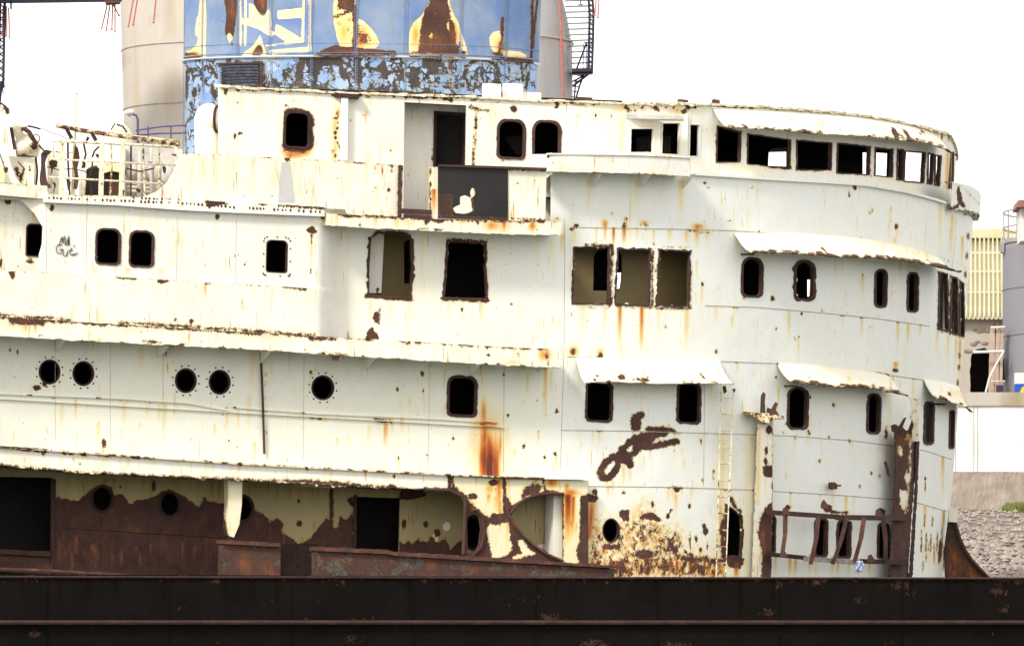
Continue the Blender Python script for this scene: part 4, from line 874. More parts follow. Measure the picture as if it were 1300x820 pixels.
for x in (652, 662, 670, 681, 688): mW.streak(x, 218, 270, 2, .1+RNG.rand()*.2)
plate('balcony_panel', [(645, 213), (694, 216), (692, 282), (645, 280)], [], .64, .05, cream_worn, ship, 3, mW)
mN = Marks().line([(546, 213), (546, 280)], 1.4, soft=5, amp=.9).line([(548, 212), (645, 213)], .9, soft=4, amp=.8).streak(551, 240, 282, 4, .7)
plate('post', [(546, 212), (557, 212), (557, 279), (545, 277)], [], .65, .07, cream_worn, ship, 2.5, mN)
m = MB(); m.bar(WP(508, 210, .6), WP(507, 276, .6), .07, .12); m.build('post', rust, ship)
m = MB(); m.bar(WP(510, 268, .62), WP(548, 270, .62), .10, .10); m.bar(WP(512, 275, .66), WP(548, 277, .66), .10, .08); m.build('sill_plate', rust, ship)
m = MB(); m.bar(WP(556, 210.5, .66), WP(694, 215, .66), .05, .12); m.build('balcony_rail', rust, ship)
# ---- bridge wing parapet
mQ = Marks().line([(693, 197), (800, 197), (878, 198)], .8, soft=3, amp=.45).poly([(693, 203), (697, 194), (704, 192), (700, 198)], soft=3).line([(818, 196), (835, 198)], 1.6, soft=4).line([(850, 198), (876, 201)], 1.2, soft=4, amp=.8).line([(802, 220), (826, 221), (868, 223)], 1, soft=4, amp=.85).line([(752, 220), (760, 220)], 1.2, soft=3).soft(720, 215, 18, 5, .15)
band('wing_parapet', [(693, 196, 218), (800, 197, 220), (876, 200, 224)], GO, .55, cream, ship, mQ, 3, 4, ragt=.25, ragb=.25)
m = MB(); m.tube([WP(x, y, .56) for x, y in ((694, 196), (760, 196.5), (800, 197), (840, 198.5), (876, 200.5))], .022); m.build('cap_rail', cream_worn, ship)
for px in (751, 812, 866): bracket(px, 221, 240, -.02, .45)
m = MB(); m.prism([(682, 214), (694, 196), (700, 194), (702, 220), (694, 226), (690, 222)], depth(694, .5), .12); m.build('gusset', cream_worn, ship, Marks().spot(688, 218, 5, 4).line([(683, 210), (690, 214)], 2, soft=3))
m = MB(); m.bar(WP(691, 214, .45), WP(683, 228, .1), .06, .06); m.build('brace', rust, ship)
# ledge along the front below the bridge windows
a0 = float(find_a(876, 221, 0)[0])
lp = [(float(find_a(x, y, .03)[0]), y-1.6, y+1.4) for x, y in L_PAR[1:]]
band('parapet_ledge', lp, GO-.02, .07, front, ship, Marks().soft(1150, 244, 10, 3, .3), 4, 4, aspace=True)
# torn wing bulwark at the far corner
a1 = DEG(72); pp = []
def awp(deg, yt, yb): return (DEG(deg), yt, yb)
band('wing_bulwark', [awp(72.5, 231, 266), awp(80, 237, 268), awp(86, 245, 271), awp(92, 254, 276), awp(100, 262, 280), awp(112, 266, 283)], -.1, .14, front, ship, Marks().line([(1207, 232), (1222, 238), (1246, 262)], .8, soft=4, amp=.8).poly([(1216, 236), (1220, 244), (1222, 256), (1226, 262), (1222, 264), (1216, 258), (1214, 244)], soft=3).line([(1207, 266), (1216, 262)], 2.4, soft=4).line([(1225, 268), (1245, 276)], 1.6, soft=4), 3, 3, ragt=.4, ragb=1.6, caps=False, aspace=True)
m = MB()
for x0 in (1200, 1205, 1209): m.bar(P(x0+1, 193, 11.0), P(x0, 240, 11.0), .06, .08)
m.build('window_mullion', rust_or, ship)

# ---- awnings
def awning(px0, px1, ytop, ybot, off, out, marks, rr=.8, rust_amt=1.0):
    """curved steel hood: ytop/ybot are (px, y) lines"""
    a0 = float(find_a(px0, ytop[0][1], off)[0]); a1 = float(find_a(min(px1, 1231), ytop[-1][1], off)[0])
    n = max(8, int((a1-a0)/3)); nv = 9; V = []
    aa = np.linspace(a0, a1, n+1)
    yt = np.interp(np.linspace(0, 1, n+1), np.linspace(0, 1, len(ytop)), ytop_y(ytop)); yb = np.interp(np.linspace(0, 1, n+1), np.linspace(0, 1, len(ybot)), ytop_y(ybot))
    jit = RNG.randn(n+1)*rr*.5
    for j in range(nv+1):
        t = j/nv; dr = 1-(1-t)**1.7
        y = yt+(yb-yt)*dr + (jit if j == nv else 0) + (np.sin(aa*.05+t*3)*.35+np.sin(aa*.19+off*9)*.3+np.interp(aa, np.linspace(aa[0], aa[-1], 9), RNG.randn(9))*.9)*t
        V.append(W(aa, y, off+.005+out*t+.01*np.sin(aa*.11+1.3)*t)[0])
    V = np.array(V).reshape(-1, 3); F = []; w = n+1
    ex, ey = to_px(V[-w:]); amt = rust_amt
    for i in range(0, w, 1):
        if RNG.rand() < .42*amt: marks.spot(ex[i]-.5, ey[i]-RNG.rand()*1.8, 1.4+RNG.rand()*2.8*amt, 1.1+RNG.rand()*1.8*amt, soft=3)
        if RNG.rand() < .10: marks.streak(ex[i], ey[i]-20+RNG.rand()*8, ey[i]+4, 1.6+RNG.rand()*2, .12+.3*RNG.rand())
        if RNG.rand() < .03: marks.spot(ex[i], ey[i]-3-RNG.rand()*14, .8+RNG.rand()*2, .8+RNG.rand()*1.5, soft=2.4)
    marks.line(list(zip(ex, ey))[::4], .2+.6*amt, soft=3.5, amp=.6+.25*amt)
    for j in range(nv):
        for i in range(n): F.append((j*w+i, (j+1)*w+i, (j+1)*w+i+1, j*w+i+1))
    o = build('awning', list(map(tuple, V)), F, cream_awn, ship, marks)
    sm = o.modifiers.new('thickness', 'SOLIDIFY'); sm.thickness = .022; sm.offset = 0
    return o
def ytop_y(L): return [p[1] for p in L]
cream_awn = paint('awning_cream_paint', (.80, .765, .64), (.78, .72, .56), streak=.25, speck=.3)
mk1 = Marks()
mk1.poly([(996, 164), (1004, 168), (1008, 172), (1002, 174), (996, 173)], soft=3).line([(1013, 169), (1028, 170), (1040, 174), (1048, 176)], 2.6, soft=5).line([(1012, 173), (1056, 178), (1095, 182), (1140, 190), (1175, 194), (1208, 197)], 1.2, soft=5, amp=.95)
mk1.poly([(1131, 162), (1139, 166), (1141, 174), (1137, 180), (1133, 172), (1132, 168)], soft=3).poly([(1145, 164), (1152, 168), (1157, 178), (1162, 184), (1170, 190), (1158, 190), (1146, 188), (1152, 182), (1150, 174)], soft=3).poly([(1172, 184), (1180, 190), (1172, 190)], soft=3)
mk1.line([(915, 158), (930, 164), (990, 170)], .4, soft=3, amp=.5).spot(935, 166, 3, 2, soft=2.5).spot(1203, 192, 3, 3, soft=3)
for x in range(1075, 1130, 6): mk1.spot(x, 180+(x-1075)*.13, 2.5, 2.5, soft=3)
awning(905, 1190, [(0, 138), (0, 142), (0, 147), (0, 157), (0, 172)], [(0, 161), (0, 168), (0, 174), (0, 181), (0, 197)], GO, .50, mk1, rust_amt=.55)
mk2 = Marks(); mk2.line([(965, 323), (1000, 327), (1050, 329), (1100, 333), (1150, 340), (1192, 347)], .8, soft=5, amp=.75)
for x in range(972, 1192, 7): mk2.spot(x+RNG.rand()*4, 321+(x-965)*.08+RNG.rand()*2+(3 if x > 1150 else 0), 1.5+RNG.rand()*2.4, 1.2+RNG.rand()*1.6, soft=3, amp=.95)
mk2.line([(1040, 313), (1048, 320)], 1.2, soft=3).poly([(1036, 320), (1042, 318), (1044, 326), (1036, 326)], soft=3).soft(1100, 315, 60, 4, .15)
awning(932, 1189, [(0, 296), (0, 297), (0, 302), (0, 311), (0, 326)], [(0, 320), (0, 324), (0, 328), (0, 335), (0, 346)], 0, .60, mk2)
mk3 = Marks(); mk3.poly([(782, 478), (790, 475), (795, 480), (788, 484)], soft=3).line([(803, 482), (823, 480)], 1.6, soft=3.5, amp=.85).poly([(805, 480), (816, 482), (826, 484), (822, 486), (806, 483)], soft=3).spot(758, 477, 3, 1.5, soft=3).poly([(887, 472), (892, 477), (897, 482), (893, 482), (888, 476)], soft=2.6).line([(745, 483), (820, 486), (915, 487)], .4, soft=3, amp=.5)
awning(731, 914, [(0, 454), (0, 455), (0, 456), (0, 458)], [(0, 485), (0, 486), (0, 487), (0, 487)], 0, .50, mk3, rr=.4, rust_amt=.25)
mk4 = Marks(); mk4.line([(1005, 488), (1050, 491), (1090, 495), (1132, 503)], .8, soft=4.5, amp=.9).line([(1110, 471), (1126, 474)], 1.4, soft=4).line([(1130, 478), (1130, 497)], .9, soft=4, amp=.9).spot(986, 461, 3, 3, soft=3)
for x in range(1008, 1134, 7): mk4.spot(x+RNG.rand()*4, 487+(x-1005)*.09+RNG.rand()*2, 1.5+RNG.rand()*2, 1+RNG.rand()*1.5, soft=3)
awning(986, 1128, [(0, 461), (0, 464), (0, 468), (0, 475)], [(0, 485), (0, 490), (0, 493), (0, 502)], 0, .52, mk4)
mk5 = Marks().line([(1195, 512), (1233, 523)], .5, soft=4, amp=.8).line([(1172, 482), (1200, 512)], .4, soft=3, amp=.5).soft(1215, 505, 20, 8, .15)
awning(1172, 1217, [(0, 481), (0, 486), (0, 492)], [(0, 504), (0, 514), (0, 523)], 0, .36, mk5, rust_amt=.4)
for x0, y0 in ((941, 323), (740, 482), (996, 490), (1185, 513)):
    m = MB(); m.tube([WP(x0, y0, .0), WP(x0+16, y0, .45)], .022); m.build('awning_stay', rust_dk, ship)

# ---- posts, ladder, rails on the front
mT = Marks().line([(982, 545), (981, 640), (981, 735)], 1.4, soft=4, amp=.8).spot(973, 572, 2.5, 5, soft=3).spot(972, 586, 2.5, 6, soft=3).poly([(968, 592), (980, 590), (979, 606), (970, 604)], soft=4).poly([(974, 640), (981, 636), (981, 735), (966, 735), (968, 700), (962, 680), (964, 662)], soft=5).line([(963, 530), (960, 600), (955, 735)], .8, soft=5, amp=.8).streak(969, 675, 725, 4, .9).line([(964, 535), (962, 640)], 1.5, ch=1, soft=4, amp=.5).spot(976, 545, 4, 6, soft=3)
m = MB(); m.prism([(962, 524), (982, 524), (981, 640), (979, 742), (954, 742), (958, 640), (961, 560)], depth(970, .10), .22)
def densify(o_marks, pts, y, th, name, mat, seg=3):
    """post with enough faces to carry its wear"""
    return None
def strip(name, left, right, off, th, mat, marks, step=3):
    ys = np.arange(left[0][1], left[-1][1]+.1, step)
    xl = np.interp(ys, [p[1] for p in left], [p[0] for p in left]); xr = np.interp(ys, [p[1] for p in right], [p[0] for p in right])
    nx = 7; V = []; F = []
    for y, l, r_ in zip(ys, xl, xr):
        l += RNG.randn()*.35; r_ += RNG.randn()*.35
        row = [WP(l+(r_-l)*k/nx, y, off) for k in range(nx+1)]
        back = [v+Vector((.0, th, 0)) for v in (row[0], row[-1])]
        V += [back[0]]+row+[back[1]]
    w = nx+3
    for j in range(len(ys)-1):
        for i in range(w-1): F.append((j*w+i, (j+1)*w+i, (j+1)*w+i+1, j*w+i+1))
    k = (len(ys)-1)*w; F += [tuple(range(w)), tuple(range(k+w-1, k-1, -1))]
    return build(name, V, F, mat, ship, marks, smooth=False)
strip('boat_post', [(962, 524), (961, 560), (958, 640), (954, 742)], [(982, 524), (981, 560), (981, 640), (979, 742)], .26, .26, cream_worn, mT)
m = MB(); m.prism([(944, 522), (965, 524), (995, 528), (996, 531), (984, 531), (976, 537), (966, 535), (960, 529), (945, 526)], depth(968, .35), .35); m.build('post_cap', cream_worn, ship, Marks(base=(.5, .2, 0, 0)))
m = MB(); m.prism([(966, 502), (969, 497), (972, 500), (971, 510), (972, 524), (965, 524)], depth(968, .2), .08); m.build('torn_lug', rust, ship); m = MB(); m.prism([(973, 524), (974, 517), (979, 519), (984, 510), (988, 512), (985, 520), (990, 528), (980, 528)], depth(980, .25), .06); m.build('torn_lug', rust_or, ship)
mT2 = Marks(base=(.8, 0, 0, 0)).poly([(1143, 548), (1160, 546), (1158, 566), (1146, 560)], soft=5, amp=.6, er=True).poly([(1140, 566), (1145, 566), (1147, 578), (1141, 580)], soft=4, er=True).line([(1158, 545), (1154, 600), (1150, 650)], 2.4, soft=6, er=True, amp=.85).spot(1152, 606, 4, 6, soft=4, er=True).poly([(1142, 622), (1152, 622), (1150, 636), (1147, 650), (1143, 640)], soft=4, er=True).soft(1146, 556, 10, 12, .8)
strip('boat_post', [(1136, 546), (1137, 600), (1134, 650), (1128, 742)], [(1166, 520), (1162, 600), (1157, 660), (1152, 742)], .30, .26, cream_worn, mT2)
m = MB(); m.prism([(1155, 505), (1167, 506), (1166, 560), (1158, 560), (1158, 535), (1154, 530), (1158, 520)], depth(1160, .28), .12); m.build('post_head', cream_worn, ship, Marks(base=(.35, 0, 0, 0)).line([(1160, 505), (1161, 560)], 1.4, soft=3))
m = MB(); m.prism([(1131, 540), (1136, 538), (1141, 541), (1147, 531), (1151, 529), (1146, 542), (1152, 548), (1150, 556), (1140, 552), (1132, 547)], depth(1142, .35), .08); m.build('torn_lug', rust, ship); m = MB(); m.prism([(1152, 548), (1158, 532), (1160, 540), (1156, 552)], depth(1155, .38), .06); m.build('torn_lug', rust, ship)
strip('post_flange', [(1163, 560), (1160, 640), (1153, 740)], [(1168, 548), (1164, 640), (1158, 740)], .33, .1, rust_dk, None)
m = MB()
m.prism([(1122, 586), (1125, 585), (1129, 596), (1130, 605), (1126, 603)], depth(1126, .04), .03); m.build('torn_lug', rust, ship)
m = MB()
for x0, x1 in ((915.5, 909), (931, 921)): m.bar(WP(x0, 496, .16), WP(x1, 735, .16), .026, .04)
k = 0
for y in range(503, 735, 21):
    xa = 915.5-(y-496)*.027; xb = 931-(y-496)*.042; m.tube([WP(xa, y+1, .16), WP(xb, y+2, .16)], .014, 6)
m.build('ladder', cream_worn, ship, Marks(base=(.38, .06, 0, 0)).soft(918, 690, 8, 40, .5).poly([(905, 640), (925, 640), (925, 740), (900, 740)], soft=10, amp=.62))
m = MB(); m.prism([(917, 491), (921, 489), (923, 497), (919, 500)], depth(919, .17), .05); m.prism([(929, 494), (934, 493), (933, 498)], depth(931, .17), .05); m.build('ladder_lug', rust, ship)
# the broken rail at the foot
m = MB()
m.bar(WP(974, 650, .42), WP(1066, 656, .42), .10, .10); m.build('rail', rust, ship); m = MB(); m.bar(WP(1060, 656.5, .42), WP(1153, 657.5, .40), .11, .10); m.build('rail', rust, ship)
m = MB(); m.bar(WP(974, 703, .42), WP(1024, 708, .42), .09, .1); m.build('rail', rust_dk, ship); m = MB(); m.bar(WP(1092, 712, .42), WP(1152, 714, .42), .10, .1); m.build('rail', rust_dk, ship)
m = MB(); m.bar(WP(1020, 709, .43), WP(1095, 714, .43), .10, .1); m.build('rail', simple('dirty_grey_bar', (.34, .32, .28), (.18, .15, .12), 9), ship)
for (xa, ya, xb, yb, mt, w) in ((997, 652, 993, 704, rust_or, .10), (1039, 655, 1029, 716, rust, .10), (1075, 656, 1057, 716, rust, .09), (1097, 657, 1085, 712, rust_or, .10), (1121, 657, 1124, 712, rust, .10)):
    m = MB(); p0 = WP(xa, ya, .45); p1 = WP(xb, yb, .45); mid = (p0+p1)/2+Vector((.03, 0, 0)); m.bar(p0, mid, w, .08); m.bar(mid, p1, w*.9, .08); m.build('stanchion', mt, ship)
for (x, y) in ((997, 648), (1046, 640), (1115, 650), (994, 702), (1105, 708)):
    m = MB(); m.prism([(x-4, y+5), (x-3, y-3), (x+1, y-5), (x+5, y+1), (x+6, y+5)], depth(x, .46), .05); m.build('torn_lug', rust, ship)
# small wall fitting
m = MB(); m.tube([WP(1057, 616, .02), WP(1057, 616, .18)], .07); m.tube([WP(1057, 616, .12), WP(1067, 616, .14)], .02); m.build('deck_lamp', rust, ship)

# ================================================================== interior: near-black sheets stand in for the shade behind the openings
for nm, pts, o0, o1 in (('light_stop_deck', [(-60, 258), (415, 279), (441, 283), (700, 290)], .0, -2.0), ('light_stop_deck', [(-60, 400), (300, 420), (425, 432), (715, 448)], -.03, -2.0), ('light_stop_deck', [(-60, 585), (747, 614)], -.03, -2.6)):
    band(nm, [(x, y, y+3) for x, y in pts], o1, o0-.06, dark, ship, None, 20, 5, caps=False)  # slabs added only to keep light out behind the openings
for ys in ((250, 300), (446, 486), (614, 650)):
    band('light_stop_deck', [(690, ys[0], ys[0]+3), (DEG(60), ys[0]+8, ys[0]+11), (DEG(112), ys[1], ys[1]+3)], -2.0, -.07, dark, ship, None, 20, 5, caps=False, aspace=True)
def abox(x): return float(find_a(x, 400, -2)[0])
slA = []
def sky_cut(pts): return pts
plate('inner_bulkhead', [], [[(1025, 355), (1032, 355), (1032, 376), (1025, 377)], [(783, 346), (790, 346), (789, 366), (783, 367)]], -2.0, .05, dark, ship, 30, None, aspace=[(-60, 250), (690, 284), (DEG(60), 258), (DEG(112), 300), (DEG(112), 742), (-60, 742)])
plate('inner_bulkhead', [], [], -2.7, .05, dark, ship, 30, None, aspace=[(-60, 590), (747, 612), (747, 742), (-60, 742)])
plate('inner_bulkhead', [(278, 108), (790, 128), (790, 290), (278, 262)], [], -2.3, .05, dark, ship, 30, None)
V = [];
for py in (250, 742): 
    for o_ in (-.05, -2.0): V.append(tuple(W(DEG(113), py, o_)[0][0]))
build('end_closure', V, [(0, 1, 3, 2)], dark, ship)  # unseen closure, added to stop light entering from behind
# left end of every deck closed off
m = MB(); m.prism([(-59, 240), (-50, 240), (-50, 742), (-59, 742)], depth(-55, .5), 3.4); m.build('end_closure', dark, ship)
# cabin walls inside the large openings
plate('cabin_wall', [(722, 305), (890, 305), (890, 400), (722, 400)], [[(754, 325), (759, 318), (770, 316), (786, 318), (790, 324), (790, 352), (788, 366), (784, 369), (753, 369)]], -.95, .05, tan, ship, 5, Marks().spot(756, 374, 1, soft=2))
plate('cabin_wall', [(486, 290), (530, 290), (530, 390), (484, 390)], [[(513, 308), (519, 304), (524, 306), (524, 360), (513, 360)]], -.9, .05, tan, ship, 5)
plate('lit_wall_strip', [(462, 290), (488, 292), (484, 372), (462, 372)], [], -.35, .6, cream, ship, 5, Marks().spot(479, 369, 3, 3, soft=3))  # cream strip paints in the lit part of the cabin wall
for x0 in (1199, 1212): 
    m = MB(); m.bar(P(x0+1, 340, depth(1150, -.4)+2.8), P(x0, 430, depth(1150, -.4)+2.8), .10, .08); m.build('inner_frame', cream_worn, ship)
# wheelhouse after bulkhead with the openings that let the sky through
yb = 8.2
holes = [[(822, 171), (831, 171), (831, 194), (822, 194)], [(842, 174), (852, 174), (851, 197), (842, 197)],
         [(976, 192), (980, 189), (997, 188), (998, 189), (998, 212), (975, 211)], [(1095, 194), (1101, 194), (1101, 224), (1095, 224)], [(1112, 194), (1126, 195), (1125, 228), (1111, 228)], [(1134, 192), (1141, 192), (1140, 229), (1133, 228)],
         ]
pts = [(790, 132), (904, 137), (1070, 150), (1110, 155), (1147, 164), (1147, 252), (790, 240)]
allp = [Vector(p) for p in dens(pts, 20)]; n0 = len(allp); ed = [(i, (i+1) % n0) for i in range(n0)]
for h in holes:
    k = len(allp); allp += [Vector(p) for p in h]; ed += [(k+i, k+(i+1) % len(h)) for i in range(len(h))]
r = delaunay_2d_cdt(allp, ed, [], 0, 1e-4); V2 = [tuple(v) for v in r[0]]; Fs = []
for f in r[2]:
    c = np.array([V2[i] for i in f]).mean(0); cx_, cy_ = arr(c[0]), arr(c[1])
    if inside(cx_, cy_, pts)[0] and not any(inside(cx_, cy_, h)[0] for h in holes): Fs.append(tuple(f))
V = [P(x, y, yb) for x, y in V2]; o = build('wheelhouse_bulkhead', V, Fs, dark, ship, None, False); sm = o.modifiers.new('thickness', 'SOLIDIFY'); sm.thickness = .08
for x0, x1 in ((1141, 1148), (1174, 1180), (1186, 1189)):
    m = MB(); m.prism([(x0, 170), (x1, 170), (x1-1, 250), (x0-1, 250)], 10.6, .12); m.build('far_mullion', rust_dk, ship)
m = MB(); m.prism([(1141, 168), (1200, 176), (1200, 194), (1141, 192)], 10.7, .1); m.build('far_header', dark, ship)
m = MB(); m.prism([(808, 171), (822, 171), (822, 195), (808, 195)], 8.0, .1); m.build('cabin_panel', cream, ship)
# wheelhouse floor and ceiling
def slab(name, py0, thick, pxs, off, yback, mat):
    top = [W(find_a(x, y, off), y, off)[0][0] for x, y in pxs]; V = []; F = []
    for v in top: V += [Vector(v), Vector((v[0], yback, v[2]))]
    n_ = len(top); k = 2*n_; V += [v-Vector((0, 0, thick)) for v in V]
    for i in range(n_-1): F += [(2*i, 2*i+1, 2*i+3, 2*i+2), (k+2*i, k+2*i+2, k+2*i+3, k+2*i+1), (2*i, 2*i+2, k+2*i+2, k+2*i)]
    return build(name, V, F, mat, ship, None, False)
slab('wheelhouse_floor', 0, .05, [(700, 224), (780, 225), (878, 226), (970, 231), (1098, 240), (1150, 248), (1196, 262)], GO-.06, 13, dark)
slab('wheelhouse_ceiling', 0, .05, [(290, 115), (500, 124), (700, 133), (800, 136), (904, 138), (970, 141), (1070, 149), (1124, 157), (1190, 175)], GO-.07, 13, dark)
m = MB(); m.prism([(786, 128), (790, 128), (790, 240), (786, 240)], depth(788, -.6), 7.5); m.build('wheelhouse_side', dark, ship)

slab('roof', 0, .06, [(280, 109), (435, 117), (560, 121), (685, 127), (810, 131), (904, 132), (970, 135), (1070, 143), (1124, 151), (1180, 163), (1203, 171)], GO-.02, 13.5, cream_worn)
hull_rust = paint('scaled_rusty_plate', (.3, .2, .08), streak=.5, speck=.5, shift=-.05)
# ================================================================== FUNNEL
fy = 4.6
def funnel_pt(t, py, dr=0.0):
    """t: angle, 0 faces the lens; oval funnel that narrows upward a little"""
    cx = 458.5+(py-100)*-.022; rx = 225+(py-100)*-.012 + dr*60; ry = 1.45+dr
    k = S*(D+fy)/D
    return Vector(((cx+rx*math.sin(t)-650)*k, fy-ry*math.cos(t), (EYE-py-(t/1.57)*2.5*(abs(t) < 1.6))*S*(D+fy-1.45)/D))
def funnel_shell(name, y0, y1, dr, mat, marks, parent, n=420, step=2.6, t0=-math.pi, t1=math.pi):
    ys = np.arange(y0, y1+.1, step); V = []; F = []
    ts = []
    for i in range(n+1):
        u = i/n; ts.append(t0+(t1-t0)*u)
    for y in ys:
        for t in ts: V.append(funnel_pt(t, y, dr))
    w = n+1
    for j in range(len(ys)-1):
        for i in range(n): F.append((j*w+i, (j+1)*w+i, (j+1)*w+i+1, j*w+i+1))
    return build(name, V, F, mat, parent, marks)
def seamx(x): return (x-458.5)/225
mf = Marks()
V_RIVET = [258, 304, 345, 396, 453, 515, 584, 641]
# yellowed undercoat and bare rust on the funnel
mf.poly([(252, 20), (254, 0), (260, -20), (262, 20), (261, 60), (262, 75), (236, 75), (236, 66), (244, 63), (250, 56), (254, 30)], ch=2, soft=3).poly([(247, 46), (250, 22), (253, 22), (251, 46)], ch=2, soft=2)
mf.poly([(235, 68), (246, 68), (256, 73), (256, 77), (235, 77)], soft=3.5)
mf.poly([(285, -20), (302, -20), (301, 12), (299, 30), (296, 50), (291, 40), (288, 46), (286, 44), (287, 20), (285, 0)], soft=3.5).poly([(288, 46), (291, 57), (296, 48), (293, 38)], ch=2, soft=2).line([(293, 52), (295, 58)], .8, soft=2)
mf.poly([(321, -20), (338, -20), (339, 10), (337, 18), (332, 20), (326, 12), (322, 4)], soft=3.5).poly([(316, 4), (322, 6), (330, 20), (336, 21), (342, 8), (345, 30), (343, 42), (333, 36), (316, 28)], ch=2, soft=3)
# white lettering that survives
mf.line([(305, -20), (305, 58)], 1.6, ch=2, soft=2).line([(312, -20), (311, 58)], 1.6, ch=2, soft=2).line([(312, 28), (330, 34), (344, 43)], 4, ch=2, soft=2)
mf.poly([(352, 14), (385, 10), (384, 23), (352, 25)], ch=2, soft=2).line([(387, -20), (384, 52)], 1.8, ch=2, soft=2).poly([(350, 32), (354, 32), (384, 50), (385, 55), (362, 53), (349, 44)], ch=2, soft=2)
mf.line([(338, 58), (360, 56), (385, 53)], 1.4, ch=2, soft=2).line([(394, -20), (393, 64)], 2, ch=2, soft=2).line([(344, 67), (376, 64), (393, 63)], 3, ch=2, soft=2.5)
mf.poly([(308, 68), (320, 60), (326, 52), (330, 44), (334, 56), (338, 70), (336, 74), (308, 74)], ch=2, soft=3).poly([(319, 71), (325, 60), (332, 56), (333, 66), (330, 72)], soft=3.5).soft(332, 46, 5, 7, .0)
mf.poly([(426, -20), (452, -20), (451, 20), (449, 40), (448, 66), (434, 64), (428, 50), (424, 30), (423, 15)], ch=2, soft=4).poly([(449, 22), (460, 26), (470, 35), (478, 46), (482, 56), (476, 62), (450, 62)], ch=2, soft=4)
mf.poly([(430, -20), (450, -20), (450, 10), (440, 13), (428, 12)], soft=5).line([(424, 22), (436, 18), (449, 12)], 2, soft=5).line([(450, 10), (452, 40), (449, 66)], 3, soft=5).poly([(450, 24), (470, 40), (476, 58), (452, 60)], soft=9, amp=.62).spot(440, 40, 7, 12, soft=9, amp=.5).spot(432, 30, 5, 8, soft=6, amp=.5)
mf.poly([(402, 69), (412, 62), (425, 58), (440, 60), (475, 63), (503, 65), (504, 70), (440, 70)], soft=4)
mf.poly([(519, 58), (520, 42), (524, 30), (535, 20), (546, 2), (552, -20), (568, -20), (572, 10), (582, 30), (592, 60), (594, 71), (520, 70)], ch=2, soft=4)
mf.poly([(532, 66), (534, 40), (535, 22), (545, 3), (552, -20), (567, -20), (570, 10), (574, 24), (578, 35), (580, 60), (592, 66), (590, 71), (520, 68)], soft=7).spot(547, 45, 4, 7, soft=4, er=True, amp=.7).spot(569, 32, 3, 9, soft=4, er=True, amp=.8).spot(553, 18, 3, 4, soft=3, er=True, amp=.6)
mf.poly([(622, 60), (621, 48), (626, 41), (636, 39), (637, 66), (630, 70)], ch=2, soft=3).line([(638, 24), (637, 50), (633, 70)], 2, soft=4).poly([(624, 68), (634, 66), (640, 72), (672, 74), (676, 80), (640, 76)], soft=4).poly([(638, 64), (660, 66), (668, 70), (668, 74), (640, 72)], ch=2, soft=3).line([(676, 0), (675, 76)], 1.8, soft=4).line([(684, -20), (680, 20), (676, 60)], 1.6, soft=4)
for x in (287, 312, 437, 560, 612, 650): mf.soft(x, 30, 10, 60, .0)
for x in (345, 396, 453, 584, 641, 258): mf.streak(x+2, -10, 66, 2.5, .28)
mf.line([(236, 74), (300, 71), (400, 67), (500, 68), (600, 71), (676, 78)], .4, ch=2, soft=3, amp=.6)
mf.line([(236, 56), (300, 53), (400, 50), (500, 50), (676, 60)], .05, soft=3, amp=.3)
mf.poly([(426, 10), (450, 12), (450, 62), (432, 62), (424, 30)], ch=3, soft=6, amp=.55).poly([(450, 26), (470, 36), (481, 58), (450, 62)], ch=3, soft=5, amp=.75).poly([(521, 66), (521, 40), (536, 20), (540, 66)], ch=3, soft=5, amp=.55).poly([(568, 20), (580, 30), (590, 66), (572, 66)], ch=3, soft=5, amp=.7).poly([(318, 74), (322, 60), (336, 60), (337, 74)], ch=3, soft=4, amp=.5)
mf.soft(550, 55, 22, 16, .55).soft(528, 45, 6, 20, .5).soft(577, 45, 6, 18, .6).soft(438, 0, 10, 14, .55).soft(436, 42, 9, 18, .42).soft(458, 50, 13, 14, .62).soft(294, 15, 5, 34, .55).soft(332, 2, 6, 14, .9).soft(636, 60, 8, 12, .6).soft(246, 70, 9, 5, .8).soft(326, 68, 7, 6, .8).soft(455, 66, 40, 3, .6).soft(655, 74, 18, 4, .5)
for x in (268, 275, 360, 372, 410, 416, 495, 505, 605, 620, 655, 662): mf.streak(x, -30, 60, 3, .12)
funnel = funnel_shell('funnel', -150, 72, 0, blue, mf, ship)
# lower band: paint curling off in sheets
ml = Marks()
lowrust = [(383, 72, 425, 80), (395, 76, 400, 104), (377, 74, 385, 100), (421, 74, 432, 100), (447, 72, 462, 110), (484, 76, 492, 106), (470, 82, 500, 90), (517, 84, 532, 108), (535, 74, 557, 92), (598, 76, 625, 80), (587, 84, 592, 96)]
ml.poly([(380, 72), (434, 72), (436, 84), (442, 92), (438, 104), (432, 98), (428, 84), (412, 84), (404, 96), (400, 104), (396, 90), (388, 82), (384, 98), (378, 108), (377, 88)], soft=4).poly([(448, 72), (461, 72), (458, 84), (460, 96), (454, 108), (448, 100), (450, 86)], soft=3.5)
ml.poly([(488, 74), (492, 88), (500, 92), (492, 96), (494, 106), (486, 100), (484, 92), (470, 90), (464, 84), (480, 87)], soft=3).poly([(518, 84), (530, 86), (532, 100), (534, 112), (524, 108), (520, 96)], soft=3).poly([(536, 73), (566, 76), (560, 82), (554, 96), (546, 90), (536, 84)], soft=3.5)
ml.line([(588, 100), (592, 86), (600, 78), (614, 76), (626, 80), (632, 88), (632, 118)], 2.6, soft=4).line([(598, 96), (603, 108)], 1.2, soft=3).line([(612, 100), (614, 106), (620, 98)], 1, soft=3).line([(645, 84), (646, 100)], .8, soft=3).line([(662, 84), (664, 104)], 1.5, soft=3).line([(670, 92), (668, 112)], 2, soft=3).line([(644, 80), (662, 80)], 1.4, soft=3)
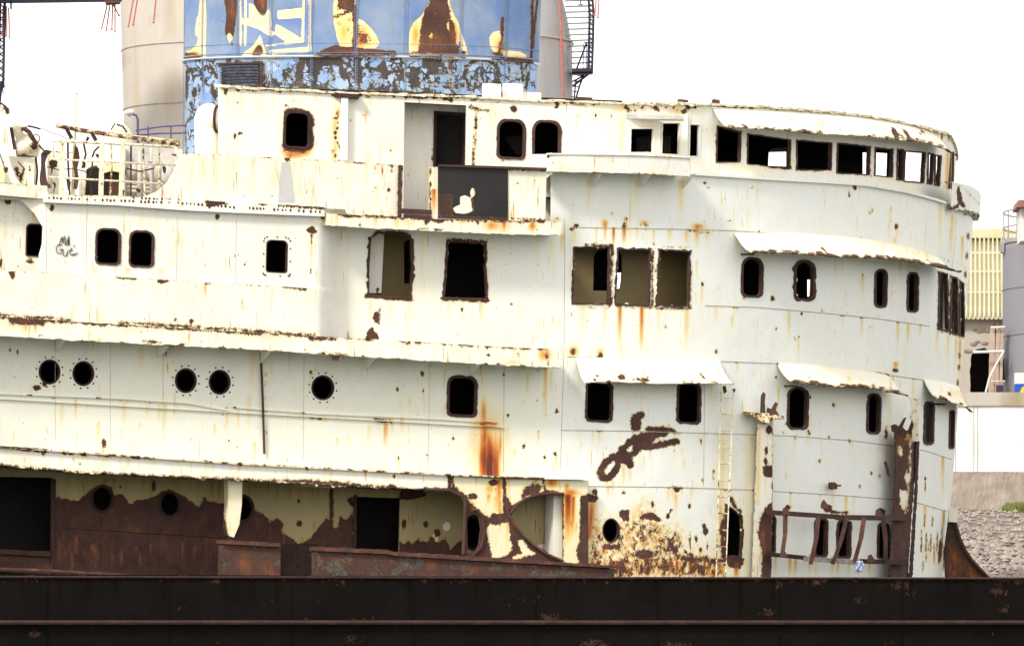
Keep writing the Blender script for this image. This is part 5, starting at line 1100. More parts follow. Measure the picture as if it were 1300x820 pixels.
ml.line([(235, 100), (238, 92), (246, 88), (254, 92), (260, 88)], 2.2, soft=4).line([(257, 76), (258, 112)], 1.2, soft=3, amp=.9).poly([(264, 78), (272, 86), (278, 98), (276, 102), (266, 90)], ch=0, soft=2.5, amp=.8).poly([(235, 98), (240, 96), (238, 124), (232, 126)], soft=4).spot(247, 118, 3, 6, soft=3).spot(242, 132, 3, 5, soft=3).poly([(268, 108), (276, 116), (274, 128), (266, 118)], soft=3).line([(236, 160), (240, 148)], 1, soft=3).line([(250, 185), (256, 170)], .8, soft=3).spot(234, 170, 2, 14, soft=3).spot(248, 150, 2, 8, soft=3, amp=.7)
for k in range(150):
    x = 345+RNG.rand()*325; y = 76+RNG.rand()*32; ml.line([(x, y), (x+RNG.randn()*4, y+4+RNG.rand()*9), (x+RNG.randn()*6, y+9+RNG.rand()*9)], .6+RNG.rand()*.9, soft=3, amp=.9)
for k in range(44):
    x = 234+RNG.rand()*44; y = 90+RNG.rand()*90; ml.line([(x, y), (x+RNG.randn()*3, y+4+RNG.rand()*9)], .5+RNG.rand()*.8, soft=3, amp=.8)
ml.line([(340, 106), (400, 112), (480, 116), (560, 118)], 1.8, soft=4, amp=.85).line([(570, 72), (573, 115)], 1.8, ch=1, soft=3, amp=.7).line([(300, 79), (318, 82), (330, 80)], 2, soft=4).line([(337, 78), (338, 108)], 2.2, ch=1, soft=3, amp=.6).spot(350, 74, 14, 2.2, ch=1, soft=3, amp=.6)
fl = funnel_shell('funnel_base', 72.5, 262, -.03, blue_low, ml, funnel)
# flange between the two, and rivet rows
V = []; F = []; n = 200
for i in range(n+1):
    t = -math.pi+2*math.pi*i/n
    for dr, py in ((0, 70.8), (.04, 70.8), (.04, 72.2), (-.02, 73.0)): V.append(funnel_pt(t, py, dr))
for i in range(n):
    for j in range(3): F.append((4*i+j, 4*i+j+1, 4*i+j+5, 4*i+j+4))
whitish_blue = paint('pale_flange_paint', (.50, .56, .66), (.62, .62, .58), streak=.3, speck=.8)
build('flange', V, F, whitish_blue, funnel, Marks(base=(.22, .1, 0, 0)).line([(402, 71), (504, 70)], 2, soft=4).line([(520, 71), (592, 72)], 2, soft=4).line([(625, 74), (676, 80)], 2, soft=4))
m = MB(); tt = [math.asin(max(-1, min(1, seamx(x)))) for x in V_RIVET]
def blob(m, c, r): 
    m.add([c+Vector(v)*r for v in ((1,0,0),(-1,0,0),(0,-1,0),(0,0,1),(0,0,-1))], [(0,3,2),(3,1,2),(1,4,2),(4,0,2)])
for t in tt:
    for s_ in (-1, 1):
        for y in np.arange(-12, 70, 3.0): blob(m, funnel_pt(t+s_*.009, y, .004), .019)
    for y in np.arange(76, 118, 3.0): blob(m, funnel_pt(t+.009, y, -.026), .019)
for i in range(300):
    t = -1.5+3*i/300; blob(m, funnel_pt(t, 55.5, .004), .013); blob(m, funnel_pt(t, 67.5, .004), .018)
for y in np.arange(-12, 190, 3): blob(m, funnel_pt(-1.50, y, .01), .022)
m.build('rivet_rows', blue, funnel)
for t in tt: MB().tube([funnel_pt(t, -20, .0), funnel_pt(t, 70, .0)], .008, 5).build('lap_seam', blue, funnel); MB().tube([funnel_pt(t, 74, -.03), funnel_pt(t, 120, -.03)], .008, 5).build('lap_seam', blue, funnel)
# louvre
m = MB()
tl0, tl1 = math.asin(seamx(284)), math.asin(seamx(332))
for k in range(7):
    y = 82.5+k*3.9; q = [funnel_pt(tl0+(tl1-tl0)*i/6, y, .07) for i in range(7)]; q2 = [funnel_pt(tl0+(tl1-tl0)*i/6, y+2.6, .015) for i in range(7)]
    m.add(q+q2, [(i, i+7, i+8, i+1) for i in range(6)])
lou = m.build('louvre', simple('louvre_grey_blue', (.20, .26, .40), (.07, .06, .06), 9), funnel)
m = MB(); m.add([funnel_pt(tl0+(tl1-tl0)*i/6, y, .008) for y in (81, 111) for i in range(7)], [(i, i+7, i+8, i+1) for i in range(6)]); m.build('louvre_back', rust_dk, lou)
m = MB(); m.tube([funnel_pt(tl0-.01, 80, .05), funnel_pt(tl1+.01, 80, .05)], .03); m.tube([funnel_pt(tl1+.02, 78, .04), funnel_pt(tl1+.02, 110, .04)], .035); m.build('louvre_frame', rust, lou)
# top closed
V = [funnel_pt(-math.pi+2*math.pi*i/60, -150) for i in range(60)]; build('funnel_cap', V, [tuple(range(60))], dark, funnel, None, False)

# cowl ventilator beside the deckhouse
vy = depth(262, -.5)+1.0; k = S*(D+vy)/D
m = MB(); c0 = P(262, 200, vy)
m.tube([P(263, 262, vy), P(263, 200, vy), P(263, 165, vy), P(264, 150, vy+.02)], [.26, .26, .27, .29], 20)
m.ball(P(265, 152, vy), .30, .32, .34, 20, 10)
cowl = m.build('cowl_ventilator', cream, ship, Marks().line([(252, 166), (262, 166)], .4, soft=3).spot(266, 170, 1.5, soft=2).streak(265, 150, 200, 3, .2), True)
m = MB(); V = [P(276+math.cos(t)*4, 152+math.sin(t)*17, vy-.1+.2*math.cos(t)) for t in np.linspace(0, 6.283, 20)]; m.tube(V, .03); m.build('cowl_rim', rust_dk, cowl)

# ================================================================== boat deck clutter at the far left
dy = lambda x, k=1.0: depth(x, 0)+k
def railings():
    g = MB(); y = lambda x: depth(x, .5)
    for pts in (((64, 179), (110, 181), (170, 184), (222, 187)), ((64, 202), (120, 205), (225, 210)), ((62, 225), (130, 229), (214, 234))):
        g.tube([P(x, yy, y(x)) for x, yy in pts], .028 if pts[0][1] < 190 else .02)
    g.tube([P(222, 187, y(222)), P(226, 196, y(226)), P(228, 204, y(226))], .035)
    return g
rl = railings().build('deck_railing', cream, ship, Marks(base=(.38, .1, 0, 0)), True)
for x, w in ((79, .11), (129, .10), (154, .075)):
    m = MB(); m.bar(P(x+1, 180, depth(x, .5)), P(x-1, 250, depth(x, .5)), w, .06); m.build('stanchion', cream_worn, rl, Marks(base=(.36, .15, 0, 0)).line([(x+2, 185), (x, 248)], .5, soft=3.5, amp=.75))
m = MB(); m.tube([P(x, y, dy(x, .4)) for x, y in ((72, 160), (95, 164), (130, 170), (175, 176), (228, 184))], .045); 
m.build('awning_spar', cream_worn, ship, Marks(base=(.52, .2, 0, 0)))
m = MB(); m.tube([P(x, y, dy(x, .6)) for x, y in ((95, 165), (130, 169), (170, 175), (228, 181))], .05); m.build('awning_spar', cream_worn, ship, Marks(base=(.44, .1, 0, 0)), True)
m = MB()
for a in (((84, 163), (91, 176)), ((116, 168), (122, 179))): m.bar(P(*a[0], dy(90, .3)), P(*a[1], dy(90, .3)), .08, .04)
m.build('brace', rust_dk, ship)
m = MB(); m.tube([P(97, 118, dy(96, .7)), P(95, 160, dy(96, .7)), P(93, 248, dy(96, .7))], [.028, .035, .05]); m.ball(P(97, 119, dy(96, .7)), .04, .04, .03); m.build('signal_mast', cream_worn, ship, Marks(base=(.25, .2, 0, 0)), True)
m = MB(); m.tube([P(35, 160, dy(40, .4)), P(44, 162, dy(40, .4)), P(51, 164, dy(40, .4))], .02); m.tube([P(50, 163, dy(50, .5)), P(70, 170, dy(50, .5)), P(91, 178, dy(50, .5))], .008, 5); m.build('stay_wire', rust_dk, ship)
# davit arm at the frame edge
mdv = Marks().spot(9, 141, 3.5, 5, soft=3).line([(0, 146), (6, 134)], 1, soft=3).spot(7, 216, 3, 4, soft=3).line([(0, 200), (8, 214)], .4, soft=3)
def slabp(name, pts, y, th, mat, marks, step=4):
    """thick plate in px outline at one depth with inner faces to carry wear"""
    o = dens(pts, step); n = len(o); xs_ = [p[0] for p in o]; ys_ = [p[1] for p in o]
    gx = np.arange(min(xs_)+2, max(xs_), step); gy = np.arange(min(ys_)+2, max(ys_), step); GX, GY = [q.ravel() for q in np.meshgrid(gx, gy)]
    kk = inside(GX, GY, o) & (seg_dist(GX, GY, o, True) > step*.5); allp = [Vector(p) for p in o]+[Vector(p) for p in zip(GX[kk], GY[kk])]
    r = delaunay_2d_cdt(allp, [(i, (i+1) % n) for i in range(n)], [], 0, 1e-4); V2 = np.array([tuple(v) for v in r[0]]); T = [tuple(f) for f in r[2] if inside(arr(np.mean(V2[list(f), 0])), arr(np.mean(V2[list(f), 1])), o)[0]]
    V = [P(x, yy, y) for x, yy in V2]; F = [t if (V2[t[1]]-V2[t[0]])[0]*(V2[t[2]]-V2[t[0]])[1]-(V2[t[1]]-V2[t[0]])[1]*(V2[t[2]]-V2[t[0]])[0] < 0 else t[::-1] for t in T]
    k = len(V); V += [P(x, yy, y) for x, yy in o]+[P(x, yy, y)+Vector((0, th, 0)) for x, yy in o]
    F += [(k+i, k+(i+1) % n, k+n+(i+1) % n, k+n+i) for i in range(n)]+[tuple(range(k+n, k+2*n))]
    return build(name, V, F, mat, ship, marks, False)
slabp('davit_arm', [(-30, 150), (0, 138), (6, 133), (12, 138), (11, 150), (10, 175), (12, 205), (20, 226), (28, 236), (4, 232), (-30, 228)], dy(0, .3), .16, cream, mdv)
m = MB(); m.tube([P(-6, 128, dy(0, .2)), P(4, 133, dy(0, .2)), P(8, 140, dy(0, .2))], .02); m.tube([P(0, 196, dy(0, .2)), P(6, 214, dy(0, .2))], .012); m.build('davit_fall', rust_dk, ship)
slabp('gusset', [(-10, 205), (2, 210), (7, 222), (4, 234), (-20, 230)], dy(0, .1), .1, yellowp, Marks(base=(.2, .2, 0, 0)))
# winch
m = MB(); wy = dy(30, .5)
m.prism([(20, 172), (26, 168), (38, 172), (44, 176), (50, 186), (46, 198), (20, 197), (19, 184)], wy, .5)
m.tube([P(17, 166, wy-.1), P(24, 160, wy-.1), (P(34, 163, wy-.1))], .06); m.ball(P(22, 166, wy), .12, .15, .16); m.ball(P(30, 188, wy-.05), .16, .2, .15); m.ball(P(42, 184, wy-.05), .14, .2, .14)
wn = m.build('winch', cream_worn, ship, Marks(base=(.3, .1, 0, 0)).spot(33, 166, 5, 4, soft=4).spot(28, 198, 10, 2, soft=3).spot(43, 186, 4, 5, soft=3))
m = MB(); m.tube([P(14, 162, wy-.2), P(19, 190, wy-.2)], .035); m.tube([P(30, 163, wy-.2), P(37, 168, wy-.2), P(46, 184, wy-.2)], .05); m.tube([P(49, 184, wy-.2), P(56, 192, wy-.2)], .02); m.build('lever', rust, wn)
m = MB(); m.tube([P(46+math.cos(t)*4.5, 176+math.sin(t)*5, wy-.25) for t in np.linspace(0, 6.283, 14)], .012, 5); m.build('hand_wheel', rust_dk, wn)
slabp('winch_casing', [(12, 198), (44, 201), (43, 238), (14, 234)], wy, .7, cream_worn, Marks(base=(0, .12, 0, 0)).line([(20, 214), (27, 228)], 2.6, soft=3).spot(31, 216, 1.5, 4, soft=3).spot(38, 214, 2, 3, soft=3))
slabp('winch_seat', [(12, 200), (18, 218), (27, 236), (2, 236), (10, 216)], wy-.15, .1, cream, Marks())
slabp('rusted_frame', [(52, 195), (58, 190), (66, 192), (60, 197), (57, 206), (58, 220), (60, 234), (66, 238), (52, 240), (50, 228), (52, 210)], dy(55, .3), .12, rust, None)
slabp('torn_plate', [(62, 206), (66, 202), (73, 205), (72, 212), (64, 214)], dy(66, .35), .05, rust_dk, None)
slabp('locker', [(60, 196), (78, 190), (80, 246), (60, 244)], dy(70, .9), .6, cream, Marks().spot(62, 235, 3, 3, soft=3))
slabp('rusted_frame', [(95, 184), (99, 188), (101, 200), (98, 214), (100, 226), (98, 240), (93, 240), (95, 222), (92, 206), (94, 194)], dy(97, .45), .08, rust, None)
# deckhouse and tanks behind the railing
slabp('deck_locker', [(100, 186), (114, 182), (158, 185), (158, 250), (100, 246)], dy(130, 1.6), 1.2, cream, Marks().poly([(110, 214), (124, 210), (126, 250), (108, 250)], soft=3).poly([(130, 208), (152, 211), (151, 250), (128, 250)], soft=3).spot(146, 236, 5, 7).spot(137, 176, 3, 2, soft=3))
m = MB(); yy = dy(130, 1.55); m.prism([(110, 215), (126, 213), (124, 250), (109, 250)], yy, .05); m.prism([(131, 220), (151, 221), (150, 228), (131, 228)], yy, .05); m.prism([(130, 228), (136, 228), (134, 250), (129, 250)], yy, .05); m.build('locker_opening_shade', dark, ship)  # near-black slabs on the locker front stand for shaded openings
slabp('locker_lid', [(132, 209), (152, 211), (152, 219), (142, 217), (131, 220)], yy-.06, .1, yellowp, Marks(base=(0, .15, 0, 0)))
slabp('deck_casing', [(158, 184), (190, 186), (232, 190), (232, 252), (158, 250)], dy(190, 1.9), 1.2, greyish, Marks(base=(0, .05, 0, 0)))
m = MB(); yy = dy(190, 1.5)
for x, y, r_ in ((168, 218, .15), (196, 220, .18), (212, 224, .16), (182, 232, .12)): m.ball(P(x, y, yy), r_, r_, r_*1.1)
for y in (232, 237, 242): m.tube([P(160, y, yy-.1), P(214, y+3, yy-.1)], .03)
m.tube([P(178, 190, yy-.2), P(177, 250, yy-.2)], .05); m.tube([P(192, 188, yy-.2), P(192, 250, yy-.2)], .03); m.build('pipework', greyish, ship, Marks(base=(.2, 0, 0, 0)), True)
m = MB(); c = P(145, 178, dy(145, 3)); m.ball(c, .40, .40, .40, 24, 10); m.tube([c-Vector((0, 0, .1)), c-Vector((0, 0, 1.6))], .34, 20); dm = m.build('domed_ventilator', cream_worn, ship, Marks(base=(.2, .15, 0, 0)), True)
m = MB(); m.tube([P(148, 158, dy(145, 2.6)), P(156, 161, dy(145, 2.58)), P(161, 168, dy(145, 2.65))], .02); m.tube([P(141, 165, dy(145, 2.58)), P(146, 157, dy(145, 2.63))], .015); m.build('grab_bar', rust_dk, dm)
m = MB(); m.tube([P(126, 186, dy(120, .9)), P(120, 192, dy(120, .9)), P(117, 200, dy(120, .9))], .02); m.tube([P(110, 180, dy(110, .9)), P(112, 174, dy(110, .9))], .03); m.build('bent_rod', rust, ship)
# boat deck slab
band('boat_deck', [(-60, 246, 250), (60, 252, 256), (300, 262, 266)], -6, .4, cream_worn, ship, None, 20, 5)

slabp('foredeck_bulwark', fb, yq, .06, hull_rust, Marks(base=(1, .1, 0, 0)).poly([(1206, 690), (1216, 700), (1222, 720), (1214, 735), (1204, 735)], ch=1, soft=8, amp=.9).poly([(1226, 712), (1236, 722), (1246, 734), (1228, 735)], ch=1, soft=6, amp=.8), 3)
for pts, mt in (([(68, 182), (69, 200), (66, 222), (68, 245)], rust), ([(88, 180), (86, 205), (88, 248)], rust), ([(104, 178), (108, 196), (104, 214)], rust), ([(117, 206), (113, 226), (116, 248)], rust_dk), ([(141, 184), (143, 210), (141, 250)], cream_worn), ([(166, 186), (167, 250)], rust), ([(182, 187), (183, 252)], cream_worn), ([(203, 188), (202, 250)], rust), ([(60, 212), (74, 216), (92, 214), (108, 218)], rust_or), ([(160, 214), (178, 218), (196, 214)], rust), ([(24, 205), (30, 214), (27, 232)], rust_dk), ([(46, 200), (48, 218), (45, 238)], rust), ([(70, 192), (84, 196), (96, 192)], rust)):
    MB().tube([P(x+RNG.randn()*.8, y, dy(x, .45+.1*RNG.rand())) for x, y in pts], .009+.013*RNG.rand(), 6).build('bent_rod', cream_worn if mt is rust and RNG.rand() < .5 else mt, ship, Marks(base=(.47, .2, 0, 0)))
for x, y, w, h in ((84, 228, 6, 16), (121, 196, 5, 5), (150, 240, 8, 12), (172, 240, 7, 5), (206, 212, 5, 9), (188, 206, 6, 4), (66, 232, 5, 8), (104, 206, 5, 8)):
    slabp('torn_plate', [(x, y), (x+w*.5, y-h*.15), (x+w, y+h*.2), (x+w*.8, y+h), (x+w*.3, y+h*.8)], dy(x, .62), .03, rust, None, 3)
# graffiti on the plating beside the two windows
m = MB(); gd = lambda x, y: WP(x, y, .585)
for pts in ([(75, 312), (78, 301), (80, 309), (82, 299), (83, 311)], [(80, 300), (79, 308)], [(84, 312), (85, 302), (87, 312)], [(87, 312), (87, 301), (88, 311), (87.5, 299)], [(76, 306), (79, 303)],
            [(79, 311), (75, 310), (71, 314), (72, 320), (76, 322), (79, 319), (78.5, 316), (75, 317)], [(80, 316), (80, 324), (84, 325), (86, 317), (85, 325)], [(88, 319), (92, 317), (91, 315), (88, 318), (89, 323), (94, 324), (99, 321), (92, 323)], [(93, 313), (95, 312)]):
    m.tube([gd(x, y) for x, y in pts], .0075, 5)
m.build('graffiti', line_ink, ship)

# ================================================================== SHORE BEHIND THE SHIP
def thing(name, loc, label, cat, group=None): return note(empty(name, loc), label, cat, group)
concrete = simple('silo_concrete', (.36, .33, .29), (.27, .245, .215), .5, .9, .2, (1, 1, .35))
def concrete_mat(name, c, c2):
    b = NB(name); n = b.noise(.35, 6, .7, scl=(1, 1, .35)); st = b.noise(.8, 5, .7, scl=(1, 1, .12)); sp = b.noise(.22, 3, .5)
    col = b.mix(b.mr(n, .35, .65), c, c2); col = b.mix(b.M('MULTIPLY', b.mr(st, .5, .72), b.mr(sp, .45, .62)), col, (c[0]*.75, c[1]*.62, c[2]*.38)); bl = b.noise(.55, 3, .5); col = b.mix(b.mr(bl, .60, .72, 0, .75), col, (c[0]*.62, c[1]*.52, c[2]*.34))
    return b.done(col, .9, b.noise(4, 4, .6), .25, .03)
conc1 = concrete_mat('aged_silo_concrete', (.50, .46, .40), (.40, .365, .315)); conc2 = concrete_mat('cool_silo_concrete', (.47, .46, .46), (.41, .40, .40))
TZ = 10.9
def cyl(m, cx, y, rpx, py_top, zb, n=64, flare=None, rings=1):
    k = S*(D+y)/D; X = (cx-650)*k; r = rpx*k; zt = (EYE-py_top)*k; V = []; F = []
    lv = 24
    for j in range(lv+1):
        z = zb+(zt-zb)*j/lv; rr = r*(flare((EYE-z/k)) if flare else 1)
        for i in range(n): t = 2*math.pi*i/n; V.append((X+rr*math.cos(t), y+rr*math.sin(t), z))
    for j in range(lv):
        for i in range(n): F.append((j*n+i, j*n+(i+1) % n, (j+1)*n+(i+1) % n, (j+1)*n+i))
    F.append(tuple(lv*n+i for i in range(n)))
    return m.add(V, F), X, r, k
# left silo
s1 = thing('concrete_silo', (P(275, 800, 90).x, 90, TZ), 'broad buff concrete silo with faint brown stains, to the left of the blue funnel', 'silo', 'concrete silos behind the ship')
m = MB(); cyl(m, 275, 90, 119, -260, TZ, 72, lambda py: 1+.00022*(120-py)); m.build('shaft', conc1, s1, None, True)
m = MB()
for py in (-90, 66, 141, 216):
    _, X, r, k = cyl(MB(), 275, 90, 119*(1+.00022*(120-py))+.25, py, TZ); z = (EYE-py)*k
    m.tube([(X+r*math.cos(t), 90+r*math.sin(t), z) for t in np.linspace(0, 2*math.pi, 73)], .02, 5, False)
m.build('pour_joint', simple('joint_grey', (.36, .33, .29)), s1)
s2 = thing('concrete_silo', (P(598, 800, 90).x, 90, TZ), 'cool grey concrete silo right of the funnel with red pipe and outside stair', 'silo', 'concrete silos behind the ship')
m = MB(); cyl(m, 598, 90, 129, -260, TZ, 72, lambda py: 1-.00032*max(0, 70-py)-.000022*max(0, 70-py)**2+.0000001*max(0, 70-py)**3); m.build('shaft', conc2, s2, None, True)
k9 = S*240/D
m = MB(); m.tube([P(709, -30, 90-9.6), P(712, 30, 90-9.6), P(715, 125, 90-9.6), P(716, 300, 90-9.6)], .035); m.build('drain_pipe', redrod, s2)
m = MB(); m.bar(P(708, 58, 79), P(719, 58, 79), .06, .1); m.build('pipe_bracket', redrod, s2)
m = MB(); r_ = 129*k9+.02; X = P(598, 0, 90).x; z = P(0, 56, 90).z; m.tube([(X+r_*math.cos(t), 90+r_*math.sin(t), z) for t in np.linspace(0, 2*math.pi, 73)], .03, 5, False); m.build('pour_joint', conc1, s2)
# steel stair on its side
sy = 90
m = MB()
for y in np.arange(-24, 92, 7.2): m.bar(P(725-(8-y*.1 if y < 60 else 0), y+4, sy-1), P(752, y+3, sy-1), .03, .22)
st_ = m.build('stair_tread', galv, s2)
st_.name = 'stair'; PINV['stair'] = Matrix.Identity(4)
m = MB()
for xo in (747.5, 752.5):
    m.tube([P(xo-2, -30, sy-1.5), P(xo+1, 20, sy-1.5), P(xo+.5, 45, sy-1.5), P(xo-1, 92, sy-1.5)], .04)
for y in np.arange(-20, 92, 6): m.tube([P(747, y, sy-1.5), P(753, y+6, sy-1.5)], .025, 5)
m.build('stringer', navy, s2)
m = MB(); m.bar(P(726, 92, sy-1), P(751, 91.5, sy-1), .09, 1.2); m.bar(P(750, 92, sy-1), P(727, 110, sy-1), .07, .1); m.tube([P(745, 54, sy-1.4), P(732, 88, sy-1.4)], .03); m.bar(P(742, 96, sy-1), P(727, 104, sy-1), .05, .1)
for x in (741, 745, 749): m.tube([P(x, 56, sy-1.4), P(x-1, 92, sy-1.4)], .015, 5)
m.tube([P(741, 55, sy-1.4), P(752, 54, sy-1.4)], .02)
for j in range(5): m.tube([P(742-j*3, 96+j*7, sy-1), P(732-j*1.5, 97+j*6.5, sy-1)], .02, 5)
m.tube([P(741, 95, sy-1), P(735, 112, sy-1), P(731, 126, sy-1)], .03); m.tube([P(731, 102, sy-1), P(729, 126, sy-1)], .025)
m.build('stair_platform', navy, s2)
m = MB(); m.tube([P(737, -10, sy-1), P(737, 5, sy-1)], .02); m.ball(P(737, 7, sy-1), .08, .08, .06); m.build('floodlight', galv, s2)
# gantry at the top left with red rods
g = thing('loading_gantry', tuple(P(40, 700, 84)), 'violet steel loading gantry crossing the top left corner with lattice leg and red hanging rods', 'gantry')
m = MB(); m.bar(P(-60, -9, 84), P(153, -12, 84), .62, 1.4); m.build('beam', purple, g)
m = MB()
for x in (0, 6): m.tube([P(x, 4, 84), P(x-2, 112, 84)], .045)
for y in range(6, 110, 9): m.tube([P(0, y, 84), P(6, y+5, 84)], .025, 5); m.tube([P(6, y+5, 84), P(0, y+9, 84)], .025, 5)
m.tube([P(14, 2, 83.9), P(14, 12, 83.9)], .03); m.tube([P(3, 110, 84), P(4, 118, 84), P(1, 118, 84)], .02)
m.tube([P(0, 104, 84), P(-60, 700, 84)], .1); m.build('lattice_leg', navy, g)
for a, b_ in (((137, 3), (129, 37)), ((140, 3), (135, 39)), ((143, 3), (142, 38)), ((146, 3), (146, 40)), ((143, 5), (151, 20)), ((8, 8), (8, 46)), ((11, 10), (12, 48)), ((4, 8), (3, 46)), ((171, -10), (163, 34)), ((176, -10), (169, 32)), ((199, -10), (195, 29)), ((758, -12), (755, 20)), ((761, -12), (759, 23))):
    if a[0] < 160 or True:
        m = MB(); yy = 84 if a[0] < 160 else 70
        m.tube([P(*a, yy), P(*b_, yy)], .022, 6); m.ball(P(*b_, yy), .04, .04, .03, 8, 5); m.build('hanging_rod', redrod, g)
m = MB(); m.bar(P(134, 3, 83.5), P(152, 2, 83.5), .16, .5); m.build('rod_hanger', rust_or, g)
# lamp post and walkway rail near the left silo
lp_ = thing('lamp_post', tuple(P(175, 640, 66)), 'violet lamp post with a white domed head, standing before the buff silo', 'lamp')
m = MB(); m.tube([P(175, 640, 66), P(175, 168, 66), P(175, 152, 66), P(173, 147, 66), P(168, 145, 66)], .035, 8); m.build('pole', purple, lp_, None, True)
m = MB(); m.ball(P(165, 143, 66), .15, .13, .10, 16, 8); m.bar(P(157, 142, 66), P(166, 148, 66), .06, .1); m.build('lamp_head', lampw, lp_, None, True)
wr = thing('walkway_railing', tuple(P(205, 640, 68)), 'violet steel walkway railing beside the funnel, in front of the buff silo', 'railing')
m = MB()
for y0, y1 in ((166, 158), (172, 169)): m.tube([P(172, y0, 68), P(205, (y0+y1)/2-1, 68), P(262, y1, 68)], .025)
for x in (188, 217, 245): m.tube([P(x, 161, 68), P(x, 200, 68)], .022)
m.build('rails', purple, wr)
m = MB(); m.bar(P(165, 204, 68), P(300, 203, 68), .3, 1.2)
for x in (190, 260): m.bar(P(x, 204, 68), P(x, 660, 68), .5, .5)
m.build('walkway_support', purple, wr)

# warehouse
wh = thing('warehouse', (P(1260, 700, 70).x, 70, TZ), 'old warehouse with pale yellow corrugated roof, behind the concrete wall at the right', 'warehouse')
kx = S*(D+62)/D; xw0, xw1 = P(1150, 0, 62).x, P(1420, 0, 62).x
yE, yRg = 62, 72; zE = P(0, 402, yE).z; zR = P(0, 301, yRg).z
n = 560; V = []; F = []; rows = 5
for j in range(rows+1):
    t = j/rows
    for i in range(n+1):
        x = xw0+(xw1-xw0)*i/n; V.append((x+t*28*kx-3, yE-.25+(yRg-yE+.25)*t, zE+(zR-zE)*t+.075*math.sin(i*2*math.pi/12)))
for j in range(rows):
    for i in range(n): F.append((j*(n+1)+i, j*(n+1)+i+1, (j+1)*(n+1)+i+1, (j+1)*(n+1)+i))
roofm = paint('pale_yellow_sheet', (.52, .48, .30), (.60, .58, .44), streak=.5, speck=.2)
o = build('roof', V, F, roofm, wh); sm = o.modifiers.new('thickness', 'SOLIDIFY'); sm.thickness = .05
m = MB(); m.box((xw0, yRg-.2, zR-.05), (xw1, yRg+.4, zR+.25)); m.build('ridge_cap', roofm, wh)
m = MB()
for t in (.26, .52, .76): m.tube([(xw0, yE+(yRg-yE)*t, zE+(zR-zE)*t+.07), (xw1, yE+(yRg-yE)*t, zE+(zR-zE)*t+.07)], .035, 5)
m.build('sheet_lap', roofm, wh)
wallm = concrete_mat('warehouse_render', (.47, .42, .35), (.36, .32, .27))
# front wall with the broken opening
yw = 62.2
def px_at(x, y, d): return P(x, y, d)
def wall_with_hole(name, outline, hole, y, th, mat, parent):
    allp = [Vector(p) for p in dens(outline, 12)]; n0 = len(allp); ed = [(i, (i+1) % n0) for i in range(n0)]; k = len(allp); hh = rag(hole, .7, 4) if hole else []
    allp += [Vector(p) for p in hh]; ed += [(k+i, k+(i+1) % len(hh)) for i in range(len(hh))]
    r = delaunay_2d_cdt(allp, ed, [], 0, 1e-4); V2 = [tuple(v) for v in r[0]]; Fs = []
    for f in r[2]:
        c = np.array([V2[i] for i in f]).mean(0)
        if inside(arr(c[0]), arr(c[1]), outline)[0] and not (hh and inside(arr(c[0]), arr(c[1]), hh)[0]): Fs.append(tuple(f))
    o = build(name, [P(x, yy, y) for x, yy in V2], Fs, mat, parent, None, False); q = o.modifiers.new('thickness', 'SOLIDIFY'); q.thickness = th; q.offset = 0
    return o
wall_with_hole('wall', [(1150, 404), (1420, 404), (1420, 515), (1150, 515)], [(1232, 515), (1231, 470), (1233, 450), (1240, 444), (1250, 441), (1256, 446), (1256, 515)], yw, .3, wallm, wh)
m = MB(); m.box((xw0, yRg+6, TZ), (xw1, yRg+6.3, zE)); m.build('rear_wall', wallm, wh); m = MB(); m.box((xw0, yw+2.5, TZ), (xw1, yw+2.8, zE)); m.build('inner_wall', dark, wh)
m = MB()
mortar = simple('old_mortar', (.16, .13, .11), (.3, .26, .2), 3)
for x, y, s_ in ((1238, 419, 1), (1243, 421, 1.3), (1248, 420, 1.2), (1253, 421, 1), (1236, 437, 1.4), (1241, 434, 1), (1250, 436, 1.4), (1229, 446, 1.6)): MB().ball(P(x, y, yw-.15), .09*s_, .03, .045*s_, 6, 4).build('broken_render', mortar, wh)
# timber and pipe frame before it
tf = thing('timber_frame', (P(1262, 700, 60).x, 60, TZ), 'makeshift pale timber frame with cross pipe and hose, before the dark opening of the warehouse', 'frame')
wood = simple('weathered_timber', (.46, .36, .27), (.36, .27, .20), 3)
for x0, x1, w in ((1261, 1258, .16), (1265.5, 1265, .12), (1272, 1270, .09)):
    m = MB(); m.bar(P(x0, 414, 60), P(x1, 504, 60), w, .2); m.build('upright', wood, tf)
m = MB(); m.tube([P(1236, 447, 59.6), P(1275, 446, 59.6)], .042); m.tube([P(1258, 416, 59.8), P(1276, 415, 59.8)], .03); m.tube([P(1258, 484, 59.8), P(1276, 484, 59.8)], .02); m.build('cross_pipe', lampw, tf)
m = MB(); m.tube([P(1274, 447, 59.5), P(1265, 462, 59.5), P(1256, 480, 59.5), P(1251, 500, 59.5)], .032); m.build('hose', lampw, tf)
m = MB(); m.bar(P(1271, 455, 60.4), P(1272, 482, 60.4), .18, .1); m.build('tarpaulin', navy, tf)
m = MB(); m.ball(P(1262, 411, 60), .04, .04, .05); m.build('bird_perch', rust_or, tf)
bx = note(MB().prism([(1266, 489), (1274, 489), (1274, 500), (1266, 500)], 59.3, .5).build('metal_drum', navy), 'small dark metal box beside the foot of the timber frame', 'box')
